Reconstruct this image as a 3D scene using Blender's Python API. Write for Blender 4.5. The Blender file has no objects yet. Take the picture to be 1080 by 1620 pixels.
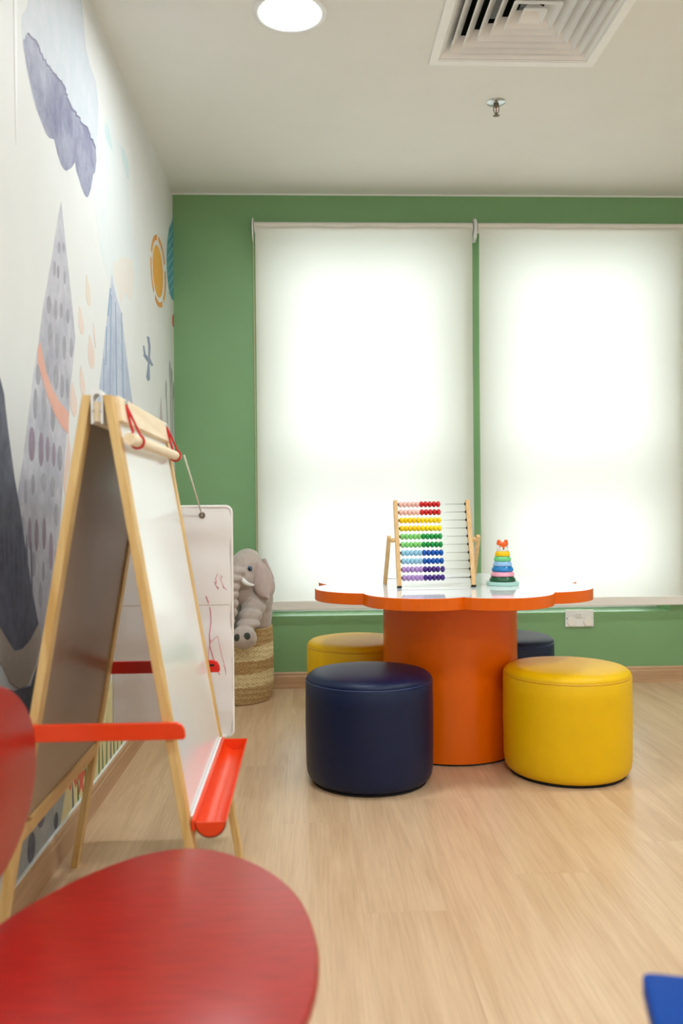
import bpy, bmesh, math, random
from mathutils import Vector, Matrix
sc = bpy.context.scene
C = sc.collection
R = math.radians
random.seed(7)

# ---------------------------------------------------------------- camera
FPX = 1350.0                                   # focal length in pixels of a 1080 x 1620 frame
cam_d = bpy.data.cameras.new('camera')
cam_d.sensor_fit = 'VERTICAL'; cam_d.sensor_height = 36.0
cam_d.lens = FPX / 1620 * 36
cam_d.shift_y = -12.6 / 1620
cam_d.clip_start = 0.02
cam_d.dof.use_dof = True
cam_d.dof.focus_distance = 3.25
cam_d.dof.aperture_fstop = 3.1
cam = bpy.data.objects.new('camera', cam_d); C.objects.link(cam)
yaw = math.atan(55 / FPX); roll = R(0.5)
fw = Vector((math.sin(yaw), math.cos(yaw), 0)); r0 = Vector((math.cos(yaw), -math.sin(yaw), 0)); u0 = Vector((0, 0, 1))
rt = r0 * math.cos(roll) - u0 * math.sin(roll); up = r0 * math.sin(roll) + u0 * math.cos(roll)
m = Matrix((rt, up, -fw)).transposed().to_4x4(); m.translation = (0, 0, 0.928)
cam.matrix_world = m
sc.camera = cam

# ---------------------------------------------------------------- daylight (overcast sky outside the windows) and exposure
w = bpy.data.worlds.new('overcast_sky'); sc.world = w; w.use_nodes = True
bg = w.node_tree.nodes['Background']
bg.inputs[0].default_value = (0.93, 0.97, 1.0, 1); bg.inputs[1].default_value = 4.9
sc.view_settings.view_transform = 'Standard'; sc.view_settings.look = 'None'
sc.view_settings.gamma = 1; sc.view_settings.use_curve_mapping = False
sc.view_settings.exposure = 0.32
LAMP_STRENGTH = 118.0

WX, EX, BY, FY, CZ = -0.66, 3.0, 4.32, -2.3, 2.497   # left wall, right wall, window wall, wall behind the camera, ceiling

# ---------------------------------------------------------------- materials
def lin(c):
    return tuple(((v / 255) / 12.92 if v / 255 <= 0.04045 else ((v / 255 + 0.055) / 1.055) ** 2.4) for v in c) + (1,)
def mat(name, col, rough=0.5, metal=0.0, var=0.0, scale=30, bump=0.0, bscale=200, stretch=(1, 1, 1), col2=None, spec=0.5, coat=0.0, sheen=0.0, detail=4, grain=0.5):
    mt = bpy.data.materials.new(name); mt.use_nodes = True
    nt = mt.node_tree; b = nt.nodes['Principled BSDF']; L = nt.links.new
    b.inputs['Roughness'].default_value = rough; b.inputs['Metallic'].default_value = metal
    b.inputs['Specular IOR Level'].default_value = spec; b.inputs['Coat Weight'].default_value = coat
    b.inputs['Coat Roughness'].default_value = 0.08
    if sheen: b.inputs['Sheen Weight'].default_value = sheen
    c1 = lin(col)
    tc = nt.nodes.new('ShaderNodeTexCoord'); mp = nt.nodes.new('ShaderNodeMapping'); mp.inputs['Scale'].default_value = stretch
    L(tc.outputs['Object'], mp.inputs['Vector'])
    n = nt.nodes.new('ShaderNodeTexNoise'); n.inputs['Scale'].default_value = scale; n.inputs['Detail'].default_value = detail; n.inputs['Roughness'].default_value = grain
    L(mp.outputs[0], n.inputs['Vector'])
    rp = nt.nodes.new('ShaderNodeValToRGB')
    c2 = lin(col2) if col2 else tuple(v * (1 - var) for v in c1[:3]) + (1,)
    rp.color_ramp.elements[0].position = 0.32; rp.color_ramp.elements[0].color = c2
    rp.color_ramp.elements[1].position = 0.68; rp.color_ramp.elements[1].color = c1
    L(n.outputs['Fac'], rp.inputs['Fac']); L(rp.outputs['Color'], b.inputs['Base Color'])
    if bump:
        n2 = nt.nodes.new('ShaderNodeTexNoise'); n2.inputs['Scale'].default_value = bscale; n2.inputs['Detail'].default_value = 3
        L(mp.outputs[0], n2.inputs['Vector'])
        bp = nt.nodes.new('ShaderNodeBump'); bp.inputs['Strength'].default_value = bump; bp.inputs['Distance'].default_value = 0.002
        L(n2.outputs['Fac'], bp.inputs['Height']); L(bp.outputs['Normal'], b.inputs['Normal'])
    return mt
def emit(name, col, s):
    mt = bpy.data.materials.new(name); mt.use_nodes = True; nt = mt.node_tree; nt.nodes.clear()
    e = nt.nodes.new('ShaderNodeEmission'); e.inputs[0].default_value = col; e.inputs[1].default_value = s
    o = nt.nodes.new('ShaderNodeOutputMaterial'); nt.links.new(e.outputs[0], o.inputs[0]); return mt

M = {}
M['wallpaper'] = mat('wallpaper', (228, 228, 225), 0.6, var=0.03, scale=6)
M['green_paint'] = mat('green_paint', (126, 168, 116), 0.45, var=0.04, scale=5, bump=0.03, bscale=300)
M['white_paint'] = mat('white_paint', (244, 243, 238), 0.6, var=0.02, scale=4)
M['ceiling_paint'] = mat('ceiling_paint', (238, 237, 231), 0.75, var=0.02, scale=4)
M['white_plastic'] = mat('white_plastic', (240, 240, 238), 0.35, var=0.02)
M['vent_metal'] = mat('vent_metal', (250, 249, 246), 0.45, var=0.02)
M['dark_duct'] = mat('dark_duct', (45, 46, 44), 0.7)
M['grey_duct'] = mat('grey_duct', (150, 152, 150), 0.5)
M['chrome'] = mat('chrome', (205, 208, 210), 0.22, metal=1.0, var=0.1, scale=80)
M['brass'] = mat('brass', (120, 112, 92), 0.35, metal=0.9)
M['red_glass'] = mat('red_glass', (170, 40, 30), 0.15)
M['orange_lacquer'] = mat('orange_lacquer', (232, 102, 0), 0.26, var=0.03, scale=5, spec=0.32)
M['table_white'] = mat('table_white', (244, 245, 246), 0.025, var=0.01, spec=0.8)
M['navy_vinyl'] = mat('navy_vinyl', (2, 22, 60), 0.42, spec=0.35, var=0.12, scale=12, bump=0.12, bscale=420)
M['yellow_vinyl'] = mat('yellow_vinyl', (236, 188, 0), 0.42, spec=0.3, var=0.05, scale=12, bump=0.12, bscale=420)
M['navy_piping'] = mat('navy_piping', (22, 42, 92), 0.4)
M['yellow_piping'] = mat('yellow_piping', (226, 176, 30), 0.4)
M['black_felt'] = mat('black_felt', (24, 22, 22), 0.9)
M['pine'] = mat('pine', (230, 196, 134), 0.45, scale=9, stretch=(6, 6, 0.5), col2=(206, 162, 92))
M['pine_pale'] = mat('pine_pale', (248, 230, 198), 0.45, scale=9, stretch=(6, 0.5, 6), col2=(236, 210, 168))
M['pine_rail'] = mat('pine_rail', (222, 182, 122), 0.45, scale=9, stretch=(6, 0.5, 6), col2=(200, 156, 94))
M['beech'] = mat('beech', (232, 194, 138), 0.45, scale=30, stretch=(4, 4, 0.4), col2=(214, 168, 106))
M['whiteboard'] = mat('whiteboard', (238, 240, 238), 0.16, var=0.015, scale=3)
M['hardboard'] = mat('hardboard', (150, 122, 94), 0.34, var=0.08, scale=5)
M['red_plastic'] = mat('red_plastic', (238, 66, 16), 0.28, var=0.02)
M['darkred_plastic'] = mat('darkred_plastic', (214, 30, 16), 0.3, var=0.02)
M['red_cord'] = mat('red_cord', (214, 24, 28), 0.7, var=0.2, scale=400)
M['white_cord'] = mat('white_cord', (232, 228, 214), 0.8, var=0.1, scale=300)
M['canvas'] = mat('canvas', (253, 250, 247), 0.6, var=0.04, scale=6, bump=0.25, bscale=14)
M['stitch'] = mat('stitch', (186, 160, 130), 0.8)
M['red_ink'] = mat('red_ink', (216, 112, 130), 0.7)
M['red_chair'] = mat('red_chair', (174, 27, 14), 0.30, spec=0.7, scale=16, stretch=(1, 9, 9), col2=(152, 16, 14), bump=0.10, bscale=50)
M['blue_lacquer'] = mat('blue_lacquer', (0, 62, 144), 0.5, var=0.02, spec=0.1)
M['plush'] = mat('plush', (192, 176, 165), 0.95, var=0.10, scale=45, bump=0.8, bscale=260, sheen=0.5)
M['plush_pink'] = mat('plush_pink', (196, 174, 166), 0.95, var=0.12, scale=60, bump=0.8, bscale=300, sheen=0.5)
M['plush_dark'] = mat('plush_dark', (74, 78, 70), 0.95, var=0.2, scale=90)
M['felt_white'] = mat('felt_white', (240, 236, 230), 0.9, var=0.04, scale=80)
M['eye_blue'] = mat('eye_blue', (70, 96, 122), 0.1)
M['black_gloss'] = mat('black_gloss', (16, 16, 18), 0.15)
M['blind_rail'] = mat('blind_rail', (242, 237, 228), 0.55, var=0.02)
M['chain_bead'] = mat('chain_bead', (206, 196, 160), 0.35)
M['aluminium'] = mat('aluminium', (225, 226, 226), 0.35, var=0.02)
M['caulk'] = mat('caulk', (236, 238, 232), 0.6)

def wood_floor(name, c1, c2, rough, along='Y'):
    mt = bpy.data.materials.new(name); mt.use_nodes = True
    nt = mt.node_tree; b = nt.nodes['Principled BSDF']; L = nt.links.new; N = nt.nodes.new
    g = N('ShaderNodeNewGeometry'); oi = N('ShaderNodeObjectInfo')
    add = N('ShaderNodeVectorMath'); add.operation = 'MULTIPLY_ADD'
    cmb = N('ShaderNodeCombineXYZ')
    for i in (0, 1): L(oi.outputs['Random'], cmb.inputs[i])
    add.inputs[1].default_value = (7.3, 17.1, 0); L(cmb.outputs[0], add.inputs[0]); L(g.outputs['Position'], add.inputs[2])
    mp = N('ShaderNodeMapping'); L(add.outputs[0], mp.inputs['Vector'])
    mp.inputs['Scale'].default_value = (15, 1.0, 15) if along == 'Y' else (1.3, 34, 34)
    n1 = N('ShaderNodeTexNoise'); n1.inputs['Scale'].default_value = 1.0; n1.inputs['Detail'].default_value = 7; n1.inputs['Roughness'].default_value = 0.62; n1.inputs['Distortion'].default_value = 1.1
    L(mp.outputs[0], n1.inputs['Vector'])
    mp2 = N('ShaderNodeMapping'); L(add.outputs[0], mp2.inputs['Vector'])
    mp2.inputs['Scale'].default_value = (150, 5, 150) if along == 'Y' else (5, 150, 150)
    n2 = N('ShaderNodeTexNoise'); n2.inputs['Scale'].default_value = 1.0; n2.inputs['Detail'].default_value = 3; L(mp2.outputs[0], n2.inputs['Vector'])
    rp = N('ShaderNodeValToRGB'); e = rp.color_ramp.elements
    e[0].position = 0.33; e[0].color = lin(c2); e[1].position = 0.66; e[1].color = lin(c1)
    L(n1.outputs['Fac'], rp.inputs['Fac'])
    mx = N('ShaderNodeMix'); mx.data_type = 'RGBA'; mx.blend_type = 'MULTIPLY'; mx.inputs['Factor'].default_value = 0.16
    L(rp.outputs['Color'], mx.inputs['A']); 
    cr = N('ShaderNodeValToRGB'); cr.color_ramp.elements[0].position = 0.35; cr.color_ramp.elements[0].color = (0.35, 0.26, 0.18, 1); cr.color_ramp.elements[1].position = 0.55
    L(n2.outputs['Fac'], cr.inputs['Fac']); L(cr.outputs['Color'], mx.inputs['B'])
    hs = N('ShaderNodeHueSaturation'); mr = N('ShaderNodeMapRange'); mr.inputs['To Min'].default_value = 0.975; mr.inputs['To Max'].default_value = 1.02
    L(oi.outputs['Random'], mr.inputs['Value']); L(mr.outputs[0], hs.inputs['Value']); L(mx.outputs['Result'], hs.inputs['Color'])
    L(hs.outputs['Color'], b.inputs['Base Color'])
    b.inputs['Roughness'].default_value = rough
    bp = N('ShaderNodeBump'); bp.inputs['Strength'].default_value = 0.06; bp.inputs['Distance'].default_value = 0.001
    L(n2.outputs['Fac'], bp.inputs['Height']); L(bp.outputs['Normal'], b.inputs['Normal'])
    return mt
M['oak_floor'] = wood_floor('oak_floor', (222, 190, 153), (204, 168, 130), 0.30)
M['oak_base_x'] = wood_floor('oak_base_x', (206, 168, 130), (184, 144, 106), 0.4, 'X')
M['oak_base_y'] = wood_floor('oak_base_y', (206, 168, 130), (184, 144, 106), 0.4, 'Y')

def blind_mat():
    mt = bpy.data.materials.new('blind_fabric'); mt.use_nodes = True
    nt = mt.node_tree; nt.nodes.clear(); L = nt.links.new; N = nt.nodes.new
    d = N('ShaderNodeBsdfDiffuse'); d.inputs[0].default_value = lin((232, 228, 216))
    t = N('ShaderNodeBsdfTranslucent'); t.inputs[0].default_value = lin((250, 250, 246))
    mx = N('ShaderNodeMixShader'); mx.inputs[0].default_value = 0.36
    o = N('ShaderNodeOutputMaterial'); L(d.outputs[0], mx.inputs[1]); L(t.outputs[0], mx.inputs[2]); L(mx.outputs[0], o.inputs[0])
    return mt
M['blind_fabric'] = blind_mat()
def glass_mat():
    mt = bpy.data.materials.new('window_glass'); mt.use_nodes = True
    nt = mt.node_tree; nt.nodes.clear(); L = nt.links.new; N = nt.nodes.new
    t = N('ShaderNodeBsdfTransparent'); t.inputs[0].default_value = (0.93, 0.96, 0.95, 1)
    g = N('ShaderNodeBsdfGlossy'); g.inputs['Roughness'].default_value = 0.02
    f = N('ShaderNodeFresnel'); f.inputs[0].default_value = 1.45
    mx = N('ShaderNodeMixShader'); o = N('ShaderNodeOutputMaterial')
    L(f.outputs[0], mx.inputs[0]); L(t.outputs[0], mx.inputs[1]); L(g.outputs[0], mx.inputs[2]); L(mx.outputs[0], o.inputs[0])
    return mt
M['window_glass'] = glass_mat()
def basket_mat():
    mt = mat('seagrass', (214, 186, 130), 0.75, var=0.25, scale=60, bump=0.4, bscale=300)
    nt = mt.node_tree; L = nt.links.new; N = nt.nodes.new; b = nt.nodes['Principled BSDF']
    tc = N('ShaderNodeTexCoord'); sp = N('ShaderNodeSeparateXYZ'); L(tc.outputs['Object'], sp.inputs[0])
    nz = N('ShaderNodeTexNoise'); nz.inputs['Scale'].default_value = 25; L(tc.outputs['Object'], nz.inputs['Vector'])
    md = N('ShaderNodeMath'); md.operation = 'MULTIPLY_ADD'; md.inputs[1].default_value = 0.02; L(nz.outputs['Fac'], md.inputs[0]); L(sp.outputs[2], md.inputs[2])
    mr = N('ShaderNodeMapRange'); mr.inputs['From Min'].default_value = 0.01; mr.inputs['From Max'].default_value = 0.36; L(md.outputs[0], mr.inputs['Value'])
    rp = N('ShaderNodeValToRGB'); rp.color_ramp.interpolation = 'CONSTANT'
    e = rp.color_ramp.elements; br = lin((198, 164, 110)); cr = lin((242, 224, 176))
    e[0].position = 0; e[0].color = lin((202, 172, 122)); e[1].position = 0.24; e[1].color = cr
    for p, c in ((0.42, br), (0.58, cr), (0.77, br)): q = e.new(p); q.color = c
    L(mr.outputs[0], rp.inputs['Fac'])
    nv = N('ShaderNodeTexNoise'); nv.inputs['Scale'].default_value = 140; L(tc.outputs['Object'], nv.inputs['Vector'])
    mx = N('ShaderNodeMix'); mx.data_type = 'RGBA'; mx.blend_type = 'MULTIPLY'; mx.inputs['Factor'].default_value = 0.7
    r2 = N('ShaderNodeValToRGB'); r2.color_ramp.elements[0].position = 0.35; r2.color_ramp.elements[0].color = (0.55, 0.45, 0.32, 1); r2.color_ramp.elements[1].position = 0.6
    L(nv.outputs['Fac'], r2.inputs['Fac']); L(rp.outputs['Color'], mx.inputs['A']); L(r2.outputs['Color'], mx.inputs['B'])
    L(mx.outputs['Result'], b.inputs['Base Color'])
    return mt
M['seagrass'] = basket_mat()

# ---------------------------------------------------------------- helpers
def finish(name, bm, material, parent=None, smooth=False, angle=None):
    bmesh.ops.recalc_face_normals(bm, faces=bm.faces[:])
    me = bpy.data.meshes.new(name); bm.to_mesh(me); bm.free()
    if smooth or angle is not None:
        for p in me.polygons: p.use_smooth = True
        if angle is not None: me.set_sharp_from_angle(angle=R(angle))
    me.materials.append(material if not isinstance(material, str) else M[material])
    o = bpy.data.objects.new(name, me); C.objects.link(o)
    if parent is not None: o.parent = parent
    return o
def place(o, parent):
    """parent o under parent, keeping o where it stands"""
    o.parent = parent; o.matrix_parent_inverse = world(parent).inverted(); return o
def world(o):
    mw = Matrix.LocRotScale(o.location, o.rotation_euler, o.scale)
    return world(o.parent) @ o.matrix_parent_inverse @ mw if o.parent else mw
def thing(name, label, cat, loc=(0, 0, 0), rz=0, group=None):
    o = bpy.data.objects.new(name, None); C.objects.link(o); o.empty_display_size = 0.05
    o.location = loc; o.rotation_euler = (0, 0, rz); tag(o, label, cat, group); return o
def tag(o, label, cat, group=None):
    o['label'] = label; o['category'] = cat
    if group: o['group'] = group
    return o
def struct(name, bm, material, parent=None, **k):
    o = finish(name, bm, material, parent, **k)
    if parent is None: o['kind'] = 'structure'
    return o
def box(bm, x0, x1, y0, y1, z0, z1, bev=0.0, mt=None, seg=2):
    t = bmesh.new()
    r = bmesh.ops.create_cube(t, size=1)
    for v in t.verts:
        v.co = Vector(((x0 + x1) / 2 + v.co.x * (x1 - x0), (y0 + y1) / 2 + v.co.y * (y1 - y0), (z0 + z1) / 2 + v.co.z * (z1 - z0)))
    if bev: bmesh.ops.bevel(t, geom=t.edges[:], offset=bev, segments=seg, affect='EDGES', profile=0.5)
    if mt is not None: bmesh.ops.transform(t, matrix=mt, verts=t.verts[:])
    join(bm, t); return bm
def join(bm, t):
    me = bpy.data.meshes.new('tmp'); t.to_mesh(me); t.free(); bm.from_mesh(me); bpy.data.meshes.remove(me)
def bar(bm, a, b, wx, wy, ref=(0, 1, 0), bev=0.0):
    """rectangular bar from a to b; wy is measured along ref, wx across it"""
    a, b = Vector(a), Vector(b); d = (b - a); ln = d.length; d.normalize()
    y = Vector(ref); y = (y - d * y.dot(d)).normalized(); x = y.cross(d)
    mt = Matrix((x, y, d)).transposed().to_4x4(); mt.translation = a
    return box(bm, -wx / 2, wx / 2, -wy / 2, wy / 2, 0, ln, bev, mt)
def tube(bm, pts, r, n=10, cap=True):
    pts = [Vector(p) for p in pts]; rings = []
    rr = r if isinstance(r, (list, tuple)) else [r] * len(pts)
    nrm = None
    for i, p in enumerate(pts):
        d = (pts[min(i + 1, len(pts) - 1)] - pts[max(i - 1, 0)]).normalized()
        if nrm is None: nrm = d.orthogonal().normalized()
        nrm = (nrm - d * nrm.dot(d)).normalized(); bi = d.cross(nrm)
        rings.append([bm.verts.new(p + (nrm * math.cos(2 * math.pi * k / n) + bi * math.sin(2 * math.pi * k / n)) * rr[i]) for k in range(n)])
    for a, b in zip(rings, rings[1:]):
        for k in range(n): bm.faces.new((a[k], a[(k + 1) % n], b[(k + 1) % n], b[k]))
    if cap: bm.faces.new(rings[0][::-1]); bm.faces.new(rings[-1])
    return bm
def lathe(bm, prof, n=48, c=(0, 0, 0), axis=None):
    """prof: (r, z) list; r = 0 at an end closes it"""
    cx, cy, cz = c; rings = []
    for r, z in prof:
        if r < 1e-6: rings.append([bm.verts.new((cx, cy, cz + z))])
        else: rings.append([bm.verts.new((cx + r * math.cos(2 * math.pi * k / n), cy + r * math.sin(2 * math.pi * k / n), cz + z)) for k in range(n)])
    for a, b in zip(rings, rings[1:]):
        for k in range(n):
            k2 = (k + 1) % n
            if len(a) == 1: bm.faces.new((a[0], b[k2], b[k]))
            elif len(b) == 1: bm.faces.new((a[k], a[k2], b[0]))
            else: bm.faces.new((a[k], a[k2], b[k2], b[k]))
    return bm
def torus(bm, R0, r, z, n=64, k=8, c=(0, 0)):
    return lathe(bm, [(R0 + r * math.cos(2 * math.pi * i / k), z + r * math.sin(2 * math.pi * i / k)) for i in range(k + 1)], n, (c[0], c[1], 0))
def ball(bm, c, r, rot=None, u=20, v=14):
    t = bmesh.new(); bmesh.ops.create_uvsphere(t, u_segments=u, v_segments=v, radius=1)
    rx, ry, rz = (r, r, r) if not isinstance(r, (tuple, list)) else r
    mt = Matrix.Translation(c) @ (rot.to_4x4() if rot is not None else Matrix.Identity(4)) @ Matrix.Diagonal((rx, ry, rz, 1))
    bmesh.ops.transform(t, matrix=mt, verts=t.verts[:]); join(bm, t); return bm
def prism(bm, outline, z0, z1, bev=0.0, seg=2, mt=None):
    t = bmesh.new()
    vs = [t.verts.new((x, y, z0)) for x, y in outline]; f = t.faces.new(vs)
    ex = bmesh.ops.extrude_face_region(t, geom=[f])
    bmesh.ops.translate(t, vec=(0, 0, z1 - z0), verts=[g for g in ex['geom'] if isinstance(g, bmesh.types.BMVert)])
    bmesh.ops.recalc_face_normals(t, faces=t.faces[:])
    if bev:
        ed = [e for e in t.edges if abs(e.verts[0].co.z - e.verts[1].co.z) < 1e-6]
        bmesh.ops.bevel(t, geom=ed, offset=bev, segments=seg, affect='EDGES', profile=0.5)
    if mt is not None: bmesh.ops.transform(t, matrix=mt, verts=t.verts[:])
    join(bm, t); return bm
def NB(): return bmesh.new()
def copy_tree(o, parent=None):
    c = o.copy(); C.objects.link(c)
    if parent is not None: c.parent = parent
    for ch in list(o.children): copy_tree(ch, c)
    return c

# ================================================================ THE ROOM
fl = struct('floor', box(NB(), WX - 0.1, EX + 0.1, FY - 0.1, BY + 0.1, -0.12, -0.012), 'oak_base_y')
PW, PL = 0.195, 1.29                                  # oak laminate planks, laid towards the windows
ci = 0; x = WX
while x < EX - 0.001:
    x1 = min(x + PW, EX); y = FY - ((ci * 0.43) % 1.0) * PL
    while y < BY - 0.001:
        ya, yb = max(y, FY), min(y + PL, BY)
        if yb - ya > 0.002:
            g = 0.00012
            b = NB(); mx_, my_ = (x + x1) / 2, (ya + yb) / 2
            box(b, x + g - mx_, x1 - g - mx_, ya + g - my_, yb - g - my_, -0.012, 0.0, 0)
            o = finish('plank', b, 'oak_floor', fl); o.location = (mx_, my_, 0)
        y += PL
    x += PW; ci += 1

# openings in the window wall, the window recess is part of the wall
OP = [(-0.20, 0.775), (0.915, 1.865)]; OZ0, OZ1 = 0.364, 2.26; WT = 0.24
b = NB()
xs = [WX - 0.1, OP[0][0], OP[0][1], OP[1][0], OP[1][1], EX + 0.1]
for i in (0, 2, 4): box(b, xs[i], xs[i + 1], BY, BY + WT, 0, CZ)
for i in (1, 3):
    box(b, xs[i], xs[i + 1], BY, BY + WT, 0, OZ0); box(b, xs[i], xs[i + 1], BY, BY + WT, OZ1, CZ)
bmesh.ops.remove_doubles(b, verts=b.verts[:], dist=1e-5)
struct('wall_back', b, 'green_paint')
wl = struct('wall_left', box(NB(), WX - 0.1, WX, FY - 0.1, BY, 0, CZ), 'wallpaper')
struct('wall_right', box(NB(), EX, EX + 0.1, FY - 0.1, BY, 0, CZ), 'white_paint')
struct('wall_front', box(NB(), WX, EX, FY - 0.1, FY, 0, CZ), 'white_paint')

# windows behind the blinds
for i, (x0, x1) in enumerate(OP):
    t = thing('window_%d' % (i + 1), '', ''); del t['label']; del t['category']; t['kind'] = 'structure'
    yw0, yw1 = BY + 0.17, BY + 0.225; f = 0.055
    b = NB()
    box(b, x0, x0 + f, yw0, yw1, OZ0, OZ1, 0.003); box(b, x1 - f, x1, yw0, yw1, OZ0, OZ1, 0.003)
    box(b, x0 + f, x1 - f, yw0, yw1, OZ0, OZ0 + f, 0.003); box(b, x0 + f, x1 - f, yw0, yw1, OZ1 - f, OZ1, 0.003)
    finish('window_frame', b, 'aluminium', t)
    finish('transom', box(NB(), x0 + f, x1 - f, yw0, yw1, 1.005, 1.115, 0.003), 'aluminium', t)
    for z0, z1 in ((OZ0 + f, 1.005), (1.115, OZ1 - f)):
        finish('window_pane', box(NB(), x0 + f, x1 - f, yw0 + 0.025, yw0 + 0.031, z0, z1), 'window_glass', t)
    # daylight guide for the opening (a portal, it adds no light of its own)
    ld = bpy.data.lights.new('window_portal', 'AREA'); ld.shape = 'RECTANGLE'; ld.size = x1 - x0; ld.size_y = OZ1 - OZ0
    ld.cycles.is_portal = True
    lo = bpy.data.objects.new('window_portal', ld); C.objects.link(lo)
    lo.location = ((x0 + x1) / 2, BY + WT + 0.01, (OZ0 + OZ1) / 2); lo.rotation_euler = (R(-90), 0, 0)

# skirting boards and the light line of caulk on them
SH = 0.082
def skirt(name, horizontal, a0, a1, base, sign, mtl):
    prof = [(0, 0), (0.014, 0), (0.014, SH - 0.022), (0.0115, SH - 0.018), (0.0115, SH - 0.006), (0.008, SH), (0, SH)]
    b = NB(); ends = []
    for a in (a0, a1):
        ends.append([b.verts.new(((base + sign * d, a, z) if not horizontal else (a, base + sign * d, z))) for d, z in prof])
    n = len(prof)
    for k in range(n): b.faces.new((ends[0][k], ends[0][(k + 1) % n], ends[1][(k + 1) % n], ends[1][k]))
    b.faces.new(ends[0]); b.faces.new(ends[1])
    return struct(name, b, mtl)
skirt('baseboard_back', True, WX, EX, BY, -1, 'oak_base_x')
sl = skirt('baseboard_left', False, FY, BY - 0.014, WX, 1, 'oak_base_y')
finish('caulk_line', box(NB(), WX, WX + 0.0075, FY, BY - 0.015, SH, SH + 0.005), 'caulk', sl)
skirt('baseboard_right', False, FY, BY - 0.014, EX, -1, 'oak_base_y')
struct('trim_1', box(NB(), WX, EX, BY - 0.006, BY, CZ - 0.007, CZ), 'caulk')     # thin bead between window wall and ceiling

# ceiling with holes for the air diffuser and the downlights
VX0, VX1, VY0, VY1 = 0.447, 1.040, 2.437, 3.030
DL = [(-0.040, 2.725), (1.75, 2.725), (0.20, 0.90), (1.25, 0.90), (2.30, 0.90), (0.20, -0.95), (1.25, -0.95), (2.30, -0.95)]
DR, DRI = 0.118, 0.097
holes = [(VX0 + 0.03, VX1 - 0.03, VY0 + 0.03, VY1 - 0.03, None)] + [(x - 0.13, x + 0.13, y - 0.13, y + 0.13, (x, y)) for x, y in DL]
gx = sorted({WX - 0.1, EX + 0.1} | {h[0] for h in holes} | {h[1] for h in holes}); gy = sorted({FY - 0.1, BY + WT} | {h[2] for h in holes} | {h[3] for h in holes})
b = NB()
for i in range(len(gx) - 1):
    for j in range(len(gy) - 1):
        mx_, my_ = (gx[i] + gx[i + 1]) / 2, (gy[j] + gy[j + 1]) / 2
        hit = [h for h in holes if h[0] < mx_ < h[1] and h[2] < my_ < h[3]]
        if not hit:
            b.faces.new([b.verts.new(p + (CZ,)) for p in ((gx[i], gy[j]), (gx[i + 1], gy[j]), (gx[i + 1], gy[j + 1]), (gx[i], gy[j + 1]))])
for h in holes:
    if h[4]:
        cx, cy = h[4]; n = 48
        ring = [(cx + DR * 0.93 * math.cos(2 * math.pi * k / n), cy + DR * 0.93 * math.sin(2 * math.pi * k / n)) for k in range(n)]
        sq = []
        for k in range(n):
            a = 2 * math.pi * k / n; s = 0.13 / max(abs(math.cos(a)), abs(math.sin(a))); sq.append((cx + s * math.cos(a), cy + s * math.sin(a)))
        rv = [b.verts.new(p + (CZ,)) for p in ring]; sv = [b.verts.new(p + (CZ,)) for p in sq]; rt_ = [b.verts.new(p + (CZ + 0.03,)) for p in ring]
        for k in range(n):
            k2 = (k + 1) % n
            b.faces.new((rv[k], rv[k2], sv[k2], sv[k])); b.faces.new((rt_[k], rt_[k2], rv[k2], rv[k]))
    else:
        q = [(h[0], h[2]), (h[1], h[2]), (h[1], h[3]), (h[0], h[3])]
        lo = [b.verts.new(p + (CZ,)) for p in q]; hi = [b.verts.new(p + (CZ + 0.03,)) for p in q]
        for k in range(4): b.faces.new((lo[k], lo[(k + 1) % 4], hi[(k + 1) % 4], hi[k]))
bmesh.ops.remove_doubles(b, verts=b.verts[:], dist=1e-5)
ce = struct('ceiling', b, 'ceiling_paint')
finish('ceiling_slab', box(NB(), WX - 0.1, EX + 0.1, FY - 0.1, BY + WT, CZ + 0.26, CZ + 0.36), 'white_paint', ce)
b = NB()
for a in ((WX - 0.1, EX + 0.1, FY - 0.11, FY - 0.1), (WX - 0.1, EX + 0.1, BY + WT, BY + WT + 0.01)): box(b, *a, CZ, CZ + 0.3)
for a in ((WX - 0.11, WX - 0.1), (EX + 0.1, EX + 0.11)): box(b, *a, FY - 0.1, BY + WT, CZ, CZ + 0.3)
finish('plenum_wall', b, 'white_paint', ce)

# downlights: one in view, the rest unseen, some added for more front light
lamp_m = emit('lamp_diffuser', (0.87, 0.95, 1.0, 1), LAMP_STRENGTH)
def make_downlight(label, x, y, group=None):
    t = thing('downlight', label, 'ceiling light', (x, y, CZ), 0, group)
    finish('trim_ring', lathe(NB(), [(DR * 0.93, 0.0), (DR, 0.0), (DR, -0.0035), (DR - 0.002, -0.005), (DRI + 0.001, -0.005), (DRI, -0.004), (DRI - 0.0005, 0.012)], 48), 'white_plastic', t, angle=50)
    finish('lamp_diffuser', lathe(NB(), [(DRI - 0.001, 0.006), (0, 0.006)], 32), lamp_m, t)
    finish('lamp_housing', lathe(NB(), [(0, 0.07), (DR * 0.9, 0.07), (DR * 0.9, 0.0065), (DRI + 0.001, 0.0065)], 32), 'vent_metal', t, smooth=False)
    return t
make_downlight('round recessed white ceiling downlight, lit, beside the square air vent', *DL[0])
make_downlight('round recessed ceiling downlight on the far side of the air vent, just outside the picture', *DL[1])
for q in DL[2:]:
    make_downlight('round recessed ceiling downlight outside the picture, in an assumed unseen grid extended for more front light', *q, 'downlights outside the picture')

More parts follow.
